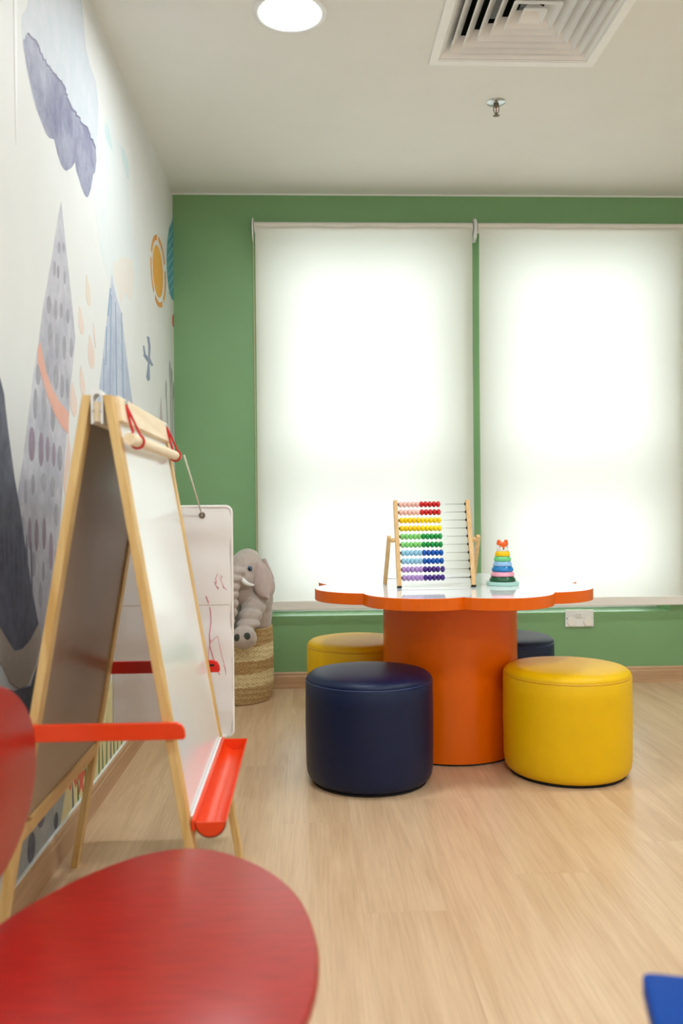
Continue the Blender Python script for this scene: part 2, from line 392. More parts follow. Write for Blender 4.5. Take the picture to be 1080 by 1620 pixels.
# four-way air diffuser
t = thing('air_vent', 'white square ceiling air diffuser with concentric sloping louvres', 'air vent', ((VX0 + VX1) / 2, (VY0 + VY1) / 2, CZ))
HW = (VX1 - VX0) / 2
def square_skirt(b, h0, z0, h1, z1, th=0.0015):
    def ring(h, z): return [b.verts.new((sx * h, sy * h, z)) for sx, sy in ((-1, -1), (1, -1), (1, 1), (-1, 1))]
    rs = [ring(h0, z0), ring(h1, z1), ring(h1 + th, z1), ring(h0 + th, z0 + th)]
    for a, c in zip(rs, rs[1:] + rs[:1]):
        for k in range(4): b.faces.new((a[k], a[(k + 1) % 4], c[(k + 1) % 4], c[k]))
b = NB()
square_skirt(b, HW - 0.030, -0.003, HW - 0.0015, -0.003, 0.002)
b2 = NB()
def sq_ring(bm, ho, hi, z0, z1):
    for s in (-1, 1):
        box(bm, -ho, ho, *(sorted((s * hi, s * ho))), z0, z1); box(bm, *(sorted((s * hi, s * ho))), -hi, hi, z0, z1)
sq_ring(b2, HW, HW - 0.030, -0.006, 0.0); b.free()
finish('vent_frame', b2, 'vent_metal', t)
b = NB(); square_skirt(b, 0.222, 0.045, HW - 0.030, -0.004); finish('louver_ring', b, 'vent_metal', t)
hs = [0.231, 0.192, 0.153, 0.114, 0.075]
for h in hs:
    b = NB(); square_skirt(b, h - 0.033, 0.047, h, 0.0055); square_skirt(b, h, 0.006, h + 0.0005, -0.001, 0.0018)
    finish('louver_ring', b, 'vent_metal', t)
b = NB(); square_skirt(b, 0.006, 0.047, 0.036, 0.0055); square_skirt(b, 0.036, 0.006, 0.0365, -0.001, 0.0018); box(b, -0.0065, 0.0065, -0.0065, 0.0065, 0.045, 0.047)
finish('louver_cone', b, 'vent_metal', t)
b = NB(); sq_ring(b, HW - 0.032, HW - 0.034, 0.0, 0.2); box(b, -HW + 0.034, HW - 0.034, -HW + 0.034, HW - 0.034, 0.19, 0.2)
finish('duct_box', b, 'dark_duct', t)
b = NB()
for d in (-0.09, 0, 0.09): box(b, d - 0.02, d + 0.02, -0.15, 0.15, 0.08, 0.082)
finish('damper', b, 'grey_duct', t)

# fire sprinkler
t = thing('fire_sprinkler', 'small chrome pendant fire sprinkler head with red bulb on the ceiling', 'sprinkler', (0.755, 3.315, CZ))
finish('escutcheon', lathe(NB(), [(0.037, 0), (0.037, -0.002), (0.030, -0.006), (0.014, -0.010), (0, -0.010)], 40), 'chrome', t, angle=40)
b = NB(); lathe(b, [(0, -0.008), (0.0105, -0.008), (0.0105, -0.018), (0, -0.018)], 20)
for s in (-1, 1): tube(b, [(s * 0.0095, 0, -0.016), (s * 0.0108, 0, -0.026), (s * 0.010, 0, -0.034), (s * 0.006, 0, -0.043), (s * 0.0015, 0, -0.048)], 0.0016, 8)
finish('sprinkler_frame', b, 'brass', t, angle=50)
finish('glass_bulb', lathe(NB(), [(0, -0.018), (0.0022, -0.019), (0.0016, -0.026), (0.0022, -0.034), (0, -0.037)], 12), 'red_glass', t, smooth=True)
b = NB(); lathe(b, [(0, -0.036), (0.0028, -0.038), (0.0042, -0.047), (0.002, -0.054), (0, -0.056)], 14)
for k in range(12):
    a = 2 * math.pi * k / 12; bar(b, (0.003 * math.cos(a), 0.003 * math.sin(a), -0.050), (0.0135 * math.cos(a), 0.0135 * math.sin(a), -0.0535), 0.0008, 0.003, (-math.sin(a), math.cos(a), 0))
finish('deflector', b, 'brass', t)

# ================================================================ MURAL printed on the left wall
MC = {'paleblue': ((206, 216, 222), (226, 226, 234)), 'aqua': ((230, 238, 238), (240, 241, 238)), 'aquadark': ((208, 230, 232), (224, 236, 236)),
      'peach': ((243, 230, 220), (242, 239, 233)), 'purple': ((120, 120, 152), (190, 192, 208)), 'purpledark': ((104, 104, 130), (136, 136, 160)),
      'greylilac': ((168, 166, 182), (226, 224, 230)), 'dashgrey': ((150, 146, 158), (190, 188, 196)), 'dashplum': ((146, 126, 146), (170, 152, 168)),
      'coral': ((240, 172, 150), (246, 190, 172)), 'palecoral': ((240, 206, 192), (242, 218, 208)), 'drop': ((243, 214, 200), (244, 226, 216)), 'dropyellow': ((240, 222, 200), (240, 230, 216)),
      'blue': ((170, 180, 206), (216, 220, 232)), 'bluestripe': ((140, 164, 194), (166, 184, 208)), 'sunorange': ((240, 166, 50), (250, 192, 92)), 'sunring': ((232, 148, 60), (240, 180, 100)),
      'teal': ((76, 158, 178), (104, 178, 194)), 'tealpale': ((160, 206, 212), (178, 216, 220)), 'red': ((208, 84, 62), (224, 104, 80)), 'slateblue': ((134, 144, 170), (158, 166, 188)),
      'twig': ((112, 104, 108), (140, 132, 134)), 'twiggrey': ((150, 148, 152), (176, 174, 178)), 'twigpale': ((200, 186, 190), (212, 202, 204)),
      'slate': ((48, 50, 70), (122, 124, 142)), 'slatedot': ((62, 68, 92), (118, 124, 142)), 'slatepale': ((112, 112, 132), (90, 92, 112)), 'beige': ((184, 168, 154), (206, 192, 178)),
      'blueground': ((150, 160, 168), (182, 188, 188)), 'lemon': ((226, 214, 150), (232, 224, 180)), 'grass': ((70, 112, 60), (96, 134, 76)), 'seam': ((255, 255, 255), (255, 255, 255))}
def soft(c): return tuple(v * 0.945 for v in c)
MM = {k: mat('print_' + k, soft(a), 0.6, scale=8 if k in ('greylilac', 'slate', 'purple', 'blue') else 14, col2=soft(c), detail=13, grain=0.72, stretch=(1, 1, 0.8)) for k, (a, c) in MC.items()}
MURAL = [
 ('cloud','paleblue',[(2.045,2.033),(2.034,2.057),(2.041,2.088),(2.077,2.129),(2.096,2.18),(2.124,2.273),(2.305,2.419),(2.5,2.489),(2.588,2.432),(2.609,2.384),(2.632,2.322),(2.68,2.297),(2.752,2.282),(2.782,2.223),(2.773,2.155),(2.755,2.074),(2.572,1.948),(2.29,1.905),(2.114,1.926)]),
 ('cloud','aqua',[(2.871,2.199),(2.872,2.221),(2.92,2.256),(2.994,2.265),(3.018,2.224),(3.124,2.24),(3.223,2.239),(3.264,2.175),(3.246,2.094),(3.287,1.983),(3.41,1.919),(3.474,1.845),(3.275,1.711),(2.996,1.662),(2.853,1.708),(2.767,1.789),(2.727,1.881),(2.688,1.933),(2.775,2.029),(2.868,2.121)]),
 ('cloud','aquadark',[(2.866,2.196),(2.895,2.22),(2.937,2.206),(2.99,2.155),(2.94,2.151),(2.892,2.153),(2.86,2.167)]),
 ('cloud','aquadark',[(3.11,2.228),(3.18,2.239),(3.242,2.216),(3.258,2.16),(3.205,2.152),(3.135,2.185)]),
 ('cloud','peach',[(2.964,1.762),(2.989,1.708),(3.099,1.658),(3.166,1.71),(3.253,1.702),(3.321,1.748),(3.345,1.836),(3.309,1.873),(3.135,1.836)]),
 ('cloud','purple',[(2.045,2.025),(2.045,2.034),(2.059,2.04),(2.063,2.051),(2.084,2.07),(2.103,2.072),(2.125,2.079),(2.16,2.086),(2.183,2.075),(2.199,2.073),(2.231,2.072),(2.252,2.077),(2.295,2.077),(2.325,2.084),(2.359,2.091),(2.403,2.086),(2.422,2.077),(2.469,2.071),(2.522,2.072),(2.576,2.072),(2.634,2.088),(2.683,2.074),(2.744,2.067),(2.749,2.03),(2.731,1.986),(2.704,1.967),(2.677,1.914),(2.646,1.88),(2.626,1.867),(2.597,1.865),(2.56,1.876),(2.534,1.89),(2.507,1.903),(2.495,1.923),(2.455,1.89),(2.404,1.862),(2.38,1.856),(2.349,1.859),(2.319,1.874),(2.29,1.901),(2.246,1.886),(2.218,1.885),(2.178,1.899),(2.139,1.914),(2.103,1.944),(2.073,1.977),(2.05,2.012)]),
 ('cloud_edge','purpledark',[(2.091,2.072),(2.085,2.071),(2.099,2.073),(2.102,2.075),(2.106,2.073),(2.111,2.077),(2.115,2.077),(2.123,2.077),(2.132,2.083),(2.134,2.083),(2.138,2.084),(2.152,2.086),(2.159,2.084),(2.167,2.084),(2.169,2.083),(2.176,2.08),(2.184,2.072),(2.191,2.079),(2.198,2.076),(2.2,2.073),(2.204,2.074),(2.206,2.069),(2.223,2.079),(2.228,2.074),(2.231,2.073),(2.237,2.072),(2.242,2.074),(2.246,2.073),(2.259,2.081),(2.265,2.076),(2.278,2.08),(2.281,2.078),(2.3,2.082),(2.31,2.085),(2.318,2.086),(2.326,2.085),(2.327,2.085),(2.337,2.087),(2.341,2.089),(2.352,2.087),(2.363,2.096),(2.377,2.092),(2.389,2.095),(2.398,2.094),(2.408,2.091),(2.405,2.08),(2.408,2.08),(2.425,2.086),(2.419,2.073),(2.434,2.075),(2.439,2.073),(2.453,2.07),(2.464,2.066),(2.475,2.067),(2.489,2.071),(2.516,2.078),(2.518,2.069),(2.535,2.076),(2.56,2.08),(2.556,2.071),(2.58,2.073),(2.585,2.076),(2.598,2.078),(2.626,2.086),(2.644,2.091),(2.655,2.087),(2.66,2.085),(2.676,2.082),(2.677,2.072),(2.708,2.08),(2.717,2.074),(2.731,2.073),(2.744,2.067),(2.735,2.058),(2.715,2.062),(2.705,2.063),(2.693,2.069),(2.659,2.06),(2.663,2.072),(2.643,2.073),(2.638,2.075),(2.626,2.079),(2.61,2.074),(2.581,2.066),(2.574,2.066),(2.568,2.063),(2.548,2.063),(2.551,2.072),(2.527,2.068),(2.503,2.058),(2.503,2.068),(2.475,2.06),(2.465,2.058),(2.453,2.057),(2.445,2.062),(2.43,2.064),(2.421,2.065),(2.408,2.064),(2.415,2.076),(2.393,2.069),(2.391,2.069),(2.396,2.081),(2.384,2.083),(2.38,2.087),(2.364,2.082),(2.349,2.085),(2.339,2.077),(2.328,2.079),(2.325,2.077),(2.317,2.076),(2.316,2.076),(2.306,2.076),(2.301,2.076),(2.288,2.072),(2.275,2.07),(2.272,2.073),(2.257,2.068),(2.249,2.072),(2.236,2.065),(2.234,2.065),(2.224,2.061),(2.222,2.064),(2.218,2.066),(2.211,2.07),(2.194,2.059),(2.197,2.066),(2.19,2.064),(2.189,2.067),(2.185,2.072),(2.176,2.064),(2.166,2.071),(2.164,2.076),(2.158,2.075),(2.147,2.074),(2.144,2.079),(2.126,2.074),(2.124,2.074),(2.126,2.076),(2.116,2.069),(2.103,2.067),(2.103,2.069),(2.097,2.064),(2.094,2.067),(2.089,2.064),(2.077,2.064),(2.08,2.062)]),
 ('mountain','greylilac',[(2.349,1.758),(2.302,1.669),(2.252,1.562),(2.205,1.477),(2.174,1.416),(2.144,1.339),(2.1,1.25),(2.058,1.139),(2.002,0.996),(2.022,1.046),(1.988,0.979),(1.974,0.941),(2.016,0.816),(2.081,0.7),(2.15,0.581),(2.191,0.669),(2.265,0.771),(2.31,0.868),(2.347,1.006),(2.385,1.124),(2.413,1.19),(2.424,1.26),(2.448,1.318),(2.48,1.409),(2.458,1.48),(2.433,1.544),(2.393,1.645)]),
 ('brush_dash','dashgrey',[(2.249,1.453),(2.247,1.442),(2.241,1.433),(2.233,1.426),(2.224,1.424),(2.216,1.427),(2.211,1.434),(2.209,1.444),(2.212,1.455),(2.217,1.464),(2.225,1.471),(2.234,1.473),(2.242,1.47),(2.247,1.463)]),
 ('brush_dash','dashgrey',[(2.308,1.453),(2.306,1.44),(2.301,1.43),(2.294,1.423),(2.286,1.421),(2.279,1.425),(2.275,1.433),(2.273,1.445),(2.275,1.458),(2.28,1.469),(2.288,1.476),(2.295,1.478),(2.302,1.474),(2.307,1.465)]),
 ('brush_dash','dashgrey',[(2.356,1.462),(2.354,1.452),(2.349,1.443),(2.342,1.438),(2.335,1.436),(2.329,1.439),(2.324,1.445),(2.323,1.454),(2.325,1.464),(2.33,1.472),(2.336,1.478),(2.344,1.48),(2.35,1.477),(2.355,1.471)]),
 ('brush_dash','dashgrey',[(2.42,1.461),(2.418,1.451),(2.413,1.443),(2.407,1.437),(2.4,1.435),(2.394,1.438),(2.389,1.445),(2.388,1.454),(2.39,1.464),(2.395,1.473),(2.401,1.479),(2.408,1.48),(2.414,1.477),(2.419,1.471)]),
 ('brush_dash','dashgrey',[(2.338,1.629),(2.337,1.621),(2.333,1.614),(2.327,1.609),(2.321,1.607),(2.316,1.609),(2.313,1.614),(2.312,1.621),(2.313,1.628),(2.317,1.635),(2.322,1.64),(2.328,1.642),(2.333,1.64),(2.337,1.635)]),
 ('brush_dash','dashgrey',[(2.382,1.642),(2.381,1.635),(2.377,1.629),(2.372,1.625),(2.367,1.623),(2.362,1.625),(2.359,1.629),(2.358,1.635),(2.36,1.641),(2.363,1.647),(2.368,1.652),(2.373,1.653),(2.378,1.652),(2.381,1.648)]),
 ('brush_dash','dashgrey',[(2.296,1.56),(2.294,1.55),(2.29,1.542),(2.285,1.537),(2.279,1.535),(2.274,1.538),(2.271,1.544),(2.27,1.553),(2.272,1.562),(2.275,1.571),(2.281,1.576),(2.286,1.578),(2.291,1.575),(2.295,1.569)]),
 ('brush_dash','dashgrey',[(2.326,1.559),(2.325,1.55),(2.321,1.543),(2.317,1.538),(2.312,1.537),(2.307,1.539),(2.304,1.545),(2.303,1.553),(2.305,1.561),(2.308,1.569),(2.313,1.573),(2.318,1.575),(2.322,1.573),(2.325,1.567)]),
 ('brush_dash','dashgrey',[(2.392,1.562),(2.39,1.553),(2.386,1.545),(2.38,1.54),(2.374,1.539),(2.369,1.541),(2.365,1.547),(2.364,1.555),(2.366,1.564),(2.37,1.571),(2.375,1.577),(2.381,1.578),(2.387,1.576),(2.39,1.57)]),
 ('brush_dash','dashgrey',[(2.259,1.373),(2.256,1.357),(2.25,1.343),(2.242,1.334),(2.233,1.333),(2.226,1.338),(2.221,1.35),(2.219,1.365),(2.221,1.381),(2.227,1.395),(2.235,1.404),(2.244,1.406),(2.252,1.4),(2.257,1.389)]),
 ('brush_dash','dashgrey',[(2.32,1.359),(2.318,1.343),(2.312,1.329),(2.304,1.321),(2.295,1.319),(2.288,1.325),(2.283,1.337),(2.281,1.352),(2.284,1.368),(2.289,1.382),(2.297,1.39),(2.306,1.392),(2.314,1.387),(2.319,1.375)]),
 ('brush_dash','dashgrey',[(2.386,1.367),(2.383,1.351),(2.378,1.339),(2.37,1.331),(2.361,1.329),(2.354,1.335),(2.349,1.345),(2.348,1.36),(2.35,1.375),(2.356,1.387),(2.364,1.395),(2.372,1.397),(2.379,1.392),(2.384,1.381)]),
 ('brush_dash','dashgrey',[(2.455,1.379),(2.453,1.366),(2.447,1.355),(2.44,1.347),(2.432,1.346),(2.425,1.351),(2.42,1.36),(2.419,1.373),(2.421,1.386),(2.426,1.397),(2.434,1.404),(2.442,1.406),(2.449,1.401),(2.454,1.392)]),
 ('brush_dash','dashgrey',[(2.157,1.259),(2.155,1.246),(2.149,1.236),(2.141,1.229),(2.132,1.228),(2.125,1.232),(2.119,1.241),(2.118,1.253),(2.12,1.265),(2.126,1.276),(2.134,1.283),(2.142,1.284),(2.15,1.28),(2.155,1.271)]),
 ('brush_dash','dashgrey',[(2.228,1.292),(2.225,1.282),(2.221,1.274),(2.214,1.268),(2.207,1.267),(2.2,1.27),(2.196,1.278),(2.195,1.287),(2.197,1.297),(2.201,1.306),(2.208,1.311),(2.215,1.312),(2.222,1.309),(2.226,1.302)]),
 ('brush_dash','dashgrey',[(2.311,1.273),(2.308,1.257),(2.301,1.244),(2.291,1.236),(2.281,1.235),(2.271,1.24),(2.265,1.251),(2.263,1.266),(2.266,1.281),(2.273,1.294),(2.283,1.303),(2.293,1.304),(2.303,1.299),(2.309,1.288)]),
 ('brush_dash','dashgrey',[(2.36,1.256),(2.358,1.241),(2.352,1.229),(2.345,1.222),(2.337,1.221),(2.329,1.226),(2.325,1.237),(2.323,1.251),(2.326,1.266),(2.331,1.278),(2.338,1.286),(2.347,1.287),(2.354,1.282),(2.359,1.271)]),
 ('brush_dash','dashgrey',[(2.415,1.259),(2.413,1.246),(2.408,1.235),(2.401,1.228),(2.393,1.228),(2.386,1.232),(2.382,1.242),(2.38,1.254),(2.382,1.267),(2.388,1.278),(2.395,1.285),(2.402,1.286),(2.409,1.281),(2.414,1.272)]),
 ('brush_dash','dashgrey',[(2.128,1.181),(2.126,1.164),(2.121,1.15),(2.115,1.142),(2.107,1.141),(2.101,1.148),(2.097,1.161),(2.096,1.177),(2.098,1.194),(2.103,1.208),(2.109,1.216),(2.117,1.217),(2.123,1.211),(2.127,1.198)]),
 ('brush_dash','dashgrey',[(2.201,1.185),(2.198,1.166),(2.192,1.151),(2.185,1.142),(2.176,1.141),(2.169,1.149),(2.164,1.163),(2.163,1.181),(2.165,1.199),(2.171,1.214),(2.179,1.224),(2.187,1.225),(2.194,1.218),(2.199,1.203)]),
 ('brush_dash','dashgrey',[(2.276,1.166),(2.273,1.148),(2.267,1.133),(2.259,1.124),(2.25,1.123),(2.242,1.131),(2.237,1.144),(2.236,1.162),(2.238,1.18),(2.244,1.195),(2.252,1.204),(2.261,1.205),(2.269,1.198),(2.275,1.184)]),
 ('brush_dash','dashplum',[(2.108,1.08),(2.105,1.062),(2.097,1.046),(2.087,1.038),(2.076,1.037),(2.066,1.044),(2.06,1.059),(2.058,1.077),(2.061,1.095),(2.068,1.11),(2.078,1.119),(2.089,1.12),(2.099,1.113),(2.106,1.099)]),
 ('brush_dash','dashplum',[(2.174,1.072),(2.172,1.052),(2.166,1.037),(2.158,1.028),(2.149,1.028),(2.141,1.036),(2.136,1.05),(2.135,1.069),(2.137,1.088),(2.143,1.104),(2.151,1.113),(2.16,1.113),(2.168,1.106),(2.173,1.091)]),
 ('brush_dash','dashplum',[(2.223,1.075),(2.221,1.06),(2.216,1.048),(2.21,1.041),(2.204,1.041),(2.198,1.047),(2.194,1.058),(2.193,1.073),(2.195,1.087),(2.199,1.099),(2.205,1.106),(2.212,1.107),(2.218,1.101),(2.222,1.089)]),
 ('brush_dash','dashplum',[(2.276,1.064),(2.274,1.05),(2.269,1.039),(2.263,1.032),(2.256,1.032),(2.25,1.038),(2.246,1.049),(2.245,1.062),(2.247,1.077),(2.252,1.088),(2.258,1.095),(2.265,1.095),(2.271,1.089),(2.275,1.078)]),
 ('brush_dash','dashgrey',[(2.337,1.058),(2.335,1.043),(2.328,1.03),(2.32,1.023),(2.31,1.023),(2.302,1.029),(2.296,1.041),(2.295,1.056),(2.297,1.071),(2.304,1.084),(2.312,1.091),(2.322,1.092),(2.33,1.086),(2.336,1.074)]),
 ('brush_dash','dashgrey',[(2.045,0.964),(2.044,0.951),(2.04,0.94),(2.035,0.934),(2.03,0.934),(2.025,0.94),(2.022,0.95),(2.022,0.963),(2.023,0.977),(2.027,0.987),(2.031,0.993),(2.037,0.993),(2.041,0.988),(2.044,0.977)]),
 ('brush_dash','dashgrey',[(2.103,0.982),(2.101,0.971),(2.097,0.962),(2.091,0.957),(2.085,0.957),(2.079,0.961),(2.076,0.97),(2.075,0.981),(2.076,0.992),(2.08,1.001),(2.086,1.006),(2.092,1.006),(2.098,1.002),(2.102,0.993)]),
 ('brush_dash','dashgrey',[(2.193,0.99),(2.19,0.979),(2.184,0.971),(2.175,0.966),(2.166,0.966),(2.158,0.971),(2.152,0.979),(2.151,0.989),(2.153,0.999),(2.159,1.007),(2.167,1.012),(2.177,1.012),(2.185,1.008),(2.191,1.0)]),
 ('brush_dash','dashgrey',[(2.271,0.98),(2.268,0.967),(2.263,0.958),(2.254,0.952),(2.245,0.952),(2.237,0.957),(2.232,0.967),(2.23,0.979),(2.232,0.991),(2.238,1.0),(2.247,1.006),(2.256,1.006),(2.264,1.001),(2.269,0.991)]),
 ('brush_dash','dashgrey',[(2.3,0.905),(2.298,0.892),(2.292,0.881),(2.283,0.875),(2.274,0.876),(2.265,0.882),(2.26,0.892),(2.258,0.906),(2.261,0.919),(2.267,0.93),(2.275,0.936),(2.285,0.936),(2.293,0.93),(2.299,0.919)]),
 ('brush_dash','dashgrey',[(2.023,0.887),(2.022,0.879),(2.019,0.872),(2.015,0.869),(2.01,0.869),(2.007,0.872),(2.004,0.879),(2.003,0.887),(2.005,0.895),(2.007,0.902),(2.011,0.906),(2.016,0.906),(2.02,0.902),(2.022,0.895)]),
 ('brush_dash','dashplum',[(2.073,0.863),(2.072,0.846),(2.068,0.833),(2.063,0.826),(2.058,0.826),(2.053,0.834),(2.05,0.847),(2.049,0.864),(2.051,0.881),(2.054,0.894),(2.059,0.902),(2.065,0.902),(2.07,0.894),(2.072,0.88)]),
 ('brush_dash','dashplum',[(2.127,0.859),(2.125,0.841),(2.12,0.827),(2.114,0.82),(2.108,0.82),(2.102,0.828),(2.099,0.842),(2.098,0.86),(2.1,0.877),(2.104,0.89),(2.11,0.898),(2.116,0.898),(2.122,0.89),(2.126,0.876)]),
 ('brush_dash','dashplum',[(2.187,0.859),(2.185,0.841),(2.181,0.827),(2.175,0.82),(2.169,0.82),(2.164,0.828),(2.161,0.842),(2.16,0.86),(2.162,0.878),(2.166,0.892),(2.172,0.9),(2.178,0.9),(2.183,0.892),(2.186,0.877)]),
 ('brush_dash','dashplum',[(2.247,0.812),(2.245,0.79),(2.239,0.773),(2.232,0.764),(2.224,0.764),(2.217,0.774),(2.212,0.792),(2.211,0.814),(2.213,0.835),(2.219,0.852),(2.227,0.861),(2.235,0.861),(2.242,0.851),(2.246,0.833)]),
 ('brush_dash','dashgrey',[(2.284,0.794),(2.283,0.785),(2.279,0.777),(2.274,0.774),(2.268,0.774),(2.263,0.779),(2.26,0.786),(2.259,0.796),(2.261,0.805),(2.264,0.812),(2.27,0.816),(2.275,0.816),(2.28,0.811),(2.283,0.803)]),
 ('brush_dash','dashgrey',[(2.103,0.788),(2.101,0.775),(2.096,0.764),(2.09,0.759),(2.083,0.759),(2.076,0.766),(2.072,0.777),(2.071,0.79),(2.073,0.804),(2.078,0.814),(2.084,0.82),(2.091,0.819),(2.098,0.813),(2.102,0.802)]),
 ('brush_dash','dashgrey',[(2.154,0.709),(2.152,0.695),(2.148,0.684),(2.142,0.679),(2.135,0.68),(2.129,0.687),(2.126,0.698),(2.124,0.712),(2.126,0.726),(2.131,0.736),(2.137,0.742),(2.143,0.741),(2.149,0.734),(2.153,0.723)]),
 ('brush_dash','dashgrey',[(2.177,0.765),(2.175,0.754),(2.172,0.745),(2.167,0.74),(2.162,0.741),(2.158,0.746),(2.155,0.756),(2.154,0.767),(2.155,0.778),(2.159,0.787),(2.163,0.792),(2.168,0.792),(2.173,0.786),(2.176,0.777)]),
 ('ribbon','coral',[(2.151,1.34),(2.171,1.314),(2.202,1.27),(2.258,1.233),(2.32,1.208),(2.406,1.189),(2.399,1.128),(2.335,1.144),(2.271,1.17),(2.212,1.209),(2.169,1.248),(2.135,1.282),(2.133,1.314)]),
 ('ribbon','palecoral',[(2.397,1.128),(2.421,1.087),(2.413,1.041),(2.374,0.994),(2.359,0.956),(2.343,1.0),(2.378,1.065)]),
 ('raindrop','dropyellow',[(2.613,1.629),(2.618,1.627),(2.627,1.618),(2.64,1.606),(2.654,1.591),(2.661,1.574),(2.659,1.558),(2.653,1.546),(2.643,1.54),(2.631,1.541),(2.618,1.548),(2.607,1.561),(2.602,1.578),(2.604,1.597),(2.608,1.613),(2.61,1.625)]),
 ('raindrop','drop',[(2.527,1.514),(2.532,1.512),(2.541,1.505),(2.553,1.494),(2.567,1.481),(2.574,1.466),(2.572,1.451),(2.566,1.441),(2.556,1.435),(2.543,1.436),(2.531,1.443),(2.52,1.454),(2.516,1.47),(2.518,1.486),(2.522,1.501),(2.524,1.511)]),
 ('raindrop','drop',[(2.642,1.453),(2.649,1.45),(2.66,1.441),(2.677,1.427),(2.695,1.409),(2.702,1.39),(2.698,1.372),(2.688,1.359),(2.673,1.353),(2.656,1.354),(2.639,1.363),(2.625,1.377),(2.621,1.396),(2.627,1.417),(2.633,1.435),(2.638,1.448)]),
 ('raindrop','drop',[(2.537,1.34),(2.542,1.338),(2.551,1.329),(2.563,1.317),(2.577,1.301),(2.584,1.284),(2.582,1.269),(2.576,1.258),(2.566,1.254),(2.553,1.256),(2.541,1.264),(2.53,1.277),(2.526,1.294),(2.528,1.311),(2.531,1.326),(2.534,1.337)]),
 ('raindrop','drop',[(2.441,1.28),(2.447,1.277),(2.458,1.268),(2.473,1.253),(2.489,1.236),(2.495,1.218),(2.491,1.201),(2.481,1.189),(2.467,1.183),(2.451,1.185),(2.436,1.195),(2.424,1.209),(2.42,1.228),(2.426,1.247),(2.432,1.264),(2.437,1.276)]),
 ('raindrop','drop',[(2.687,1.501),(2.689,1.498),(2.695,1.491),(2.703,1.479),(2.712,1.465),(2.719,1.45),(2.722,1.438),(2.722,1.429),(2.72,1.425),(2.714,1.427),(2.707,1.435),(2.7,1.447),(2.694,1.462),(2.691,1.476),(2.688,1.489),(2.687,1.498)]),
 ('mountain','blue',[(2.949,1.722),(2.92,1.631),(2.852,1.51),(2.799,1.385),(2.749,1.288),(2.701,1.204),(3.326,1.247),(3.285,1.31),(3.225,1.402),(3.158,1.515),(3.097,1.623),(3.001,1.669)]),
 ('stripe','bluestripe',[(2.93,1.646),(2.946,1.649),(2.908,1.261),(2.888,1.259)]),
 ('stripe','bluestripe',[(2.994,1.637),(3.01,1.641),(3.02,1.255),(2.998,1.253)]),
 ('stripe','bluestripe',[(3.088,1.621),(3.106,1.625),(3.13,1.261),(3.106,1.258)]),
 ('stripe','bluestripe',[(2.817,1.411),(2.831,1.414),(2.824,1.274),(2.804,1.272)]),
 ('stripe','bluestripe',[(2.86,1.523),(2.875,1.527),(2.857,1.395),(2.838,1.392)]),
 ('stripe','bluestripe',[(2.921,1.667),(2.937,1.671),(2.899,1.567),(2.879,1.562)]),
 ('sun','sunorange',[(4.001,2.018),(4.006,1.992),(4.004,1.966),(3.995,1.94),(3.979,1.917),(3.958,1.897),(3.932,1.882),(3.904,1.872),(3.874,1.868),(3.845,1.869),(3.816,1.877),(3.791,1.889),(3.77,1.905),(3.754,1.925),(3.744,1.948),(3.74,1.972),(3.741,1.997),(3.749,2.021),(3.763,2.044),(3.783,2.063),(3.806,2.079),(3.833,2.09),(3.862,2.096),(3.892,2.096),(3.922,2.091),(3.949,2.079),(3.971,2.063),(3.99,2.042)]),
 ('sun_ring','sunring',[(4.051,2.032),(4.055,2.016),(4.057,2.0),(4.056,1.983),(4.052,1.966),(4.046,1.95),(4.038,1.934),(4.028,1.919),(4.015,1.905),(4.0,1.892),(4.022,1.876),(4.039,1.891),(4.054,1.907),(4.067,1.925),(4.077,1.944),(4.084,1.963),(4.088,1.982),(4.089,2.002),(4.087,2.022),(4.082,2.041)]),
 ('sun_ring','sunring',[(3.971,1.873),(3.953,1.864),(3.934,1.857),(3.914,1.852),(3.894,1.849),(3.874,1.848),(3.854,1.849),(3.835,1.851),(3.816,1.855),(3.799,1.861),(3.786,1.84),(3.806,1.833),(3.828,1.828),(3.85,1.825),(3.873,1.825),(3.897,1.826),(3.92,1.83),(3.943,1.835),(3.966,1.843),(3.987,1.853)]),
 ('sun_ring','sunring',[(3.771,1.875),(3.757,1.885),(3.745,1.896),(3.735,1.908),(3.727,1.922),(3.72,1.936),(3.716,1.95),(3.714,1.965),(3.714,1.98),(3.716,1.996),(3.69,1.998),(3.687,1.98),(3.687,1.962),(3.69,1.945),(3.695,1.928),(3.702,1.911),(3.712,1.896),(3.724,1.882),(3.737,1.869),(3.753,1.857)]),
 ('sun_ring','sunring',[(3.725,2.022),(3.732,2.037),(3.742,2.051),(3.754,2.064),(3.767,2.076),(3.782,2.087),(3.798,2.097),(3.816,2.105),(3.834,2.112),(3.854,2.117),(3.85,2.14),(3.827,2.134),(3.806,2.126),(3.785,2.116),(3.766,2.104),(3.749,2.091),(3.734,2.077),(3.72,2.062),(3.709,2.046),(3.7,2.029)]),
 ('sun_ring','sunring',[(3.889,2.122),(3.909,2.122),(3.929,2.12),(3.948,2.117),(3.966,2.111),(3.984,2.104),(4.0,2.095),(4.015,2.084),(4.027,2.072),(4.038,2.058),(4.066,2.072),(4.054,2.087),(4.039,2.102),(4.022,2.114),(4.003,2.125),(3.982,2.134),(3.96,2.14),(3.938,2.144),(3.914,2.146),(3.891,2.146)]),
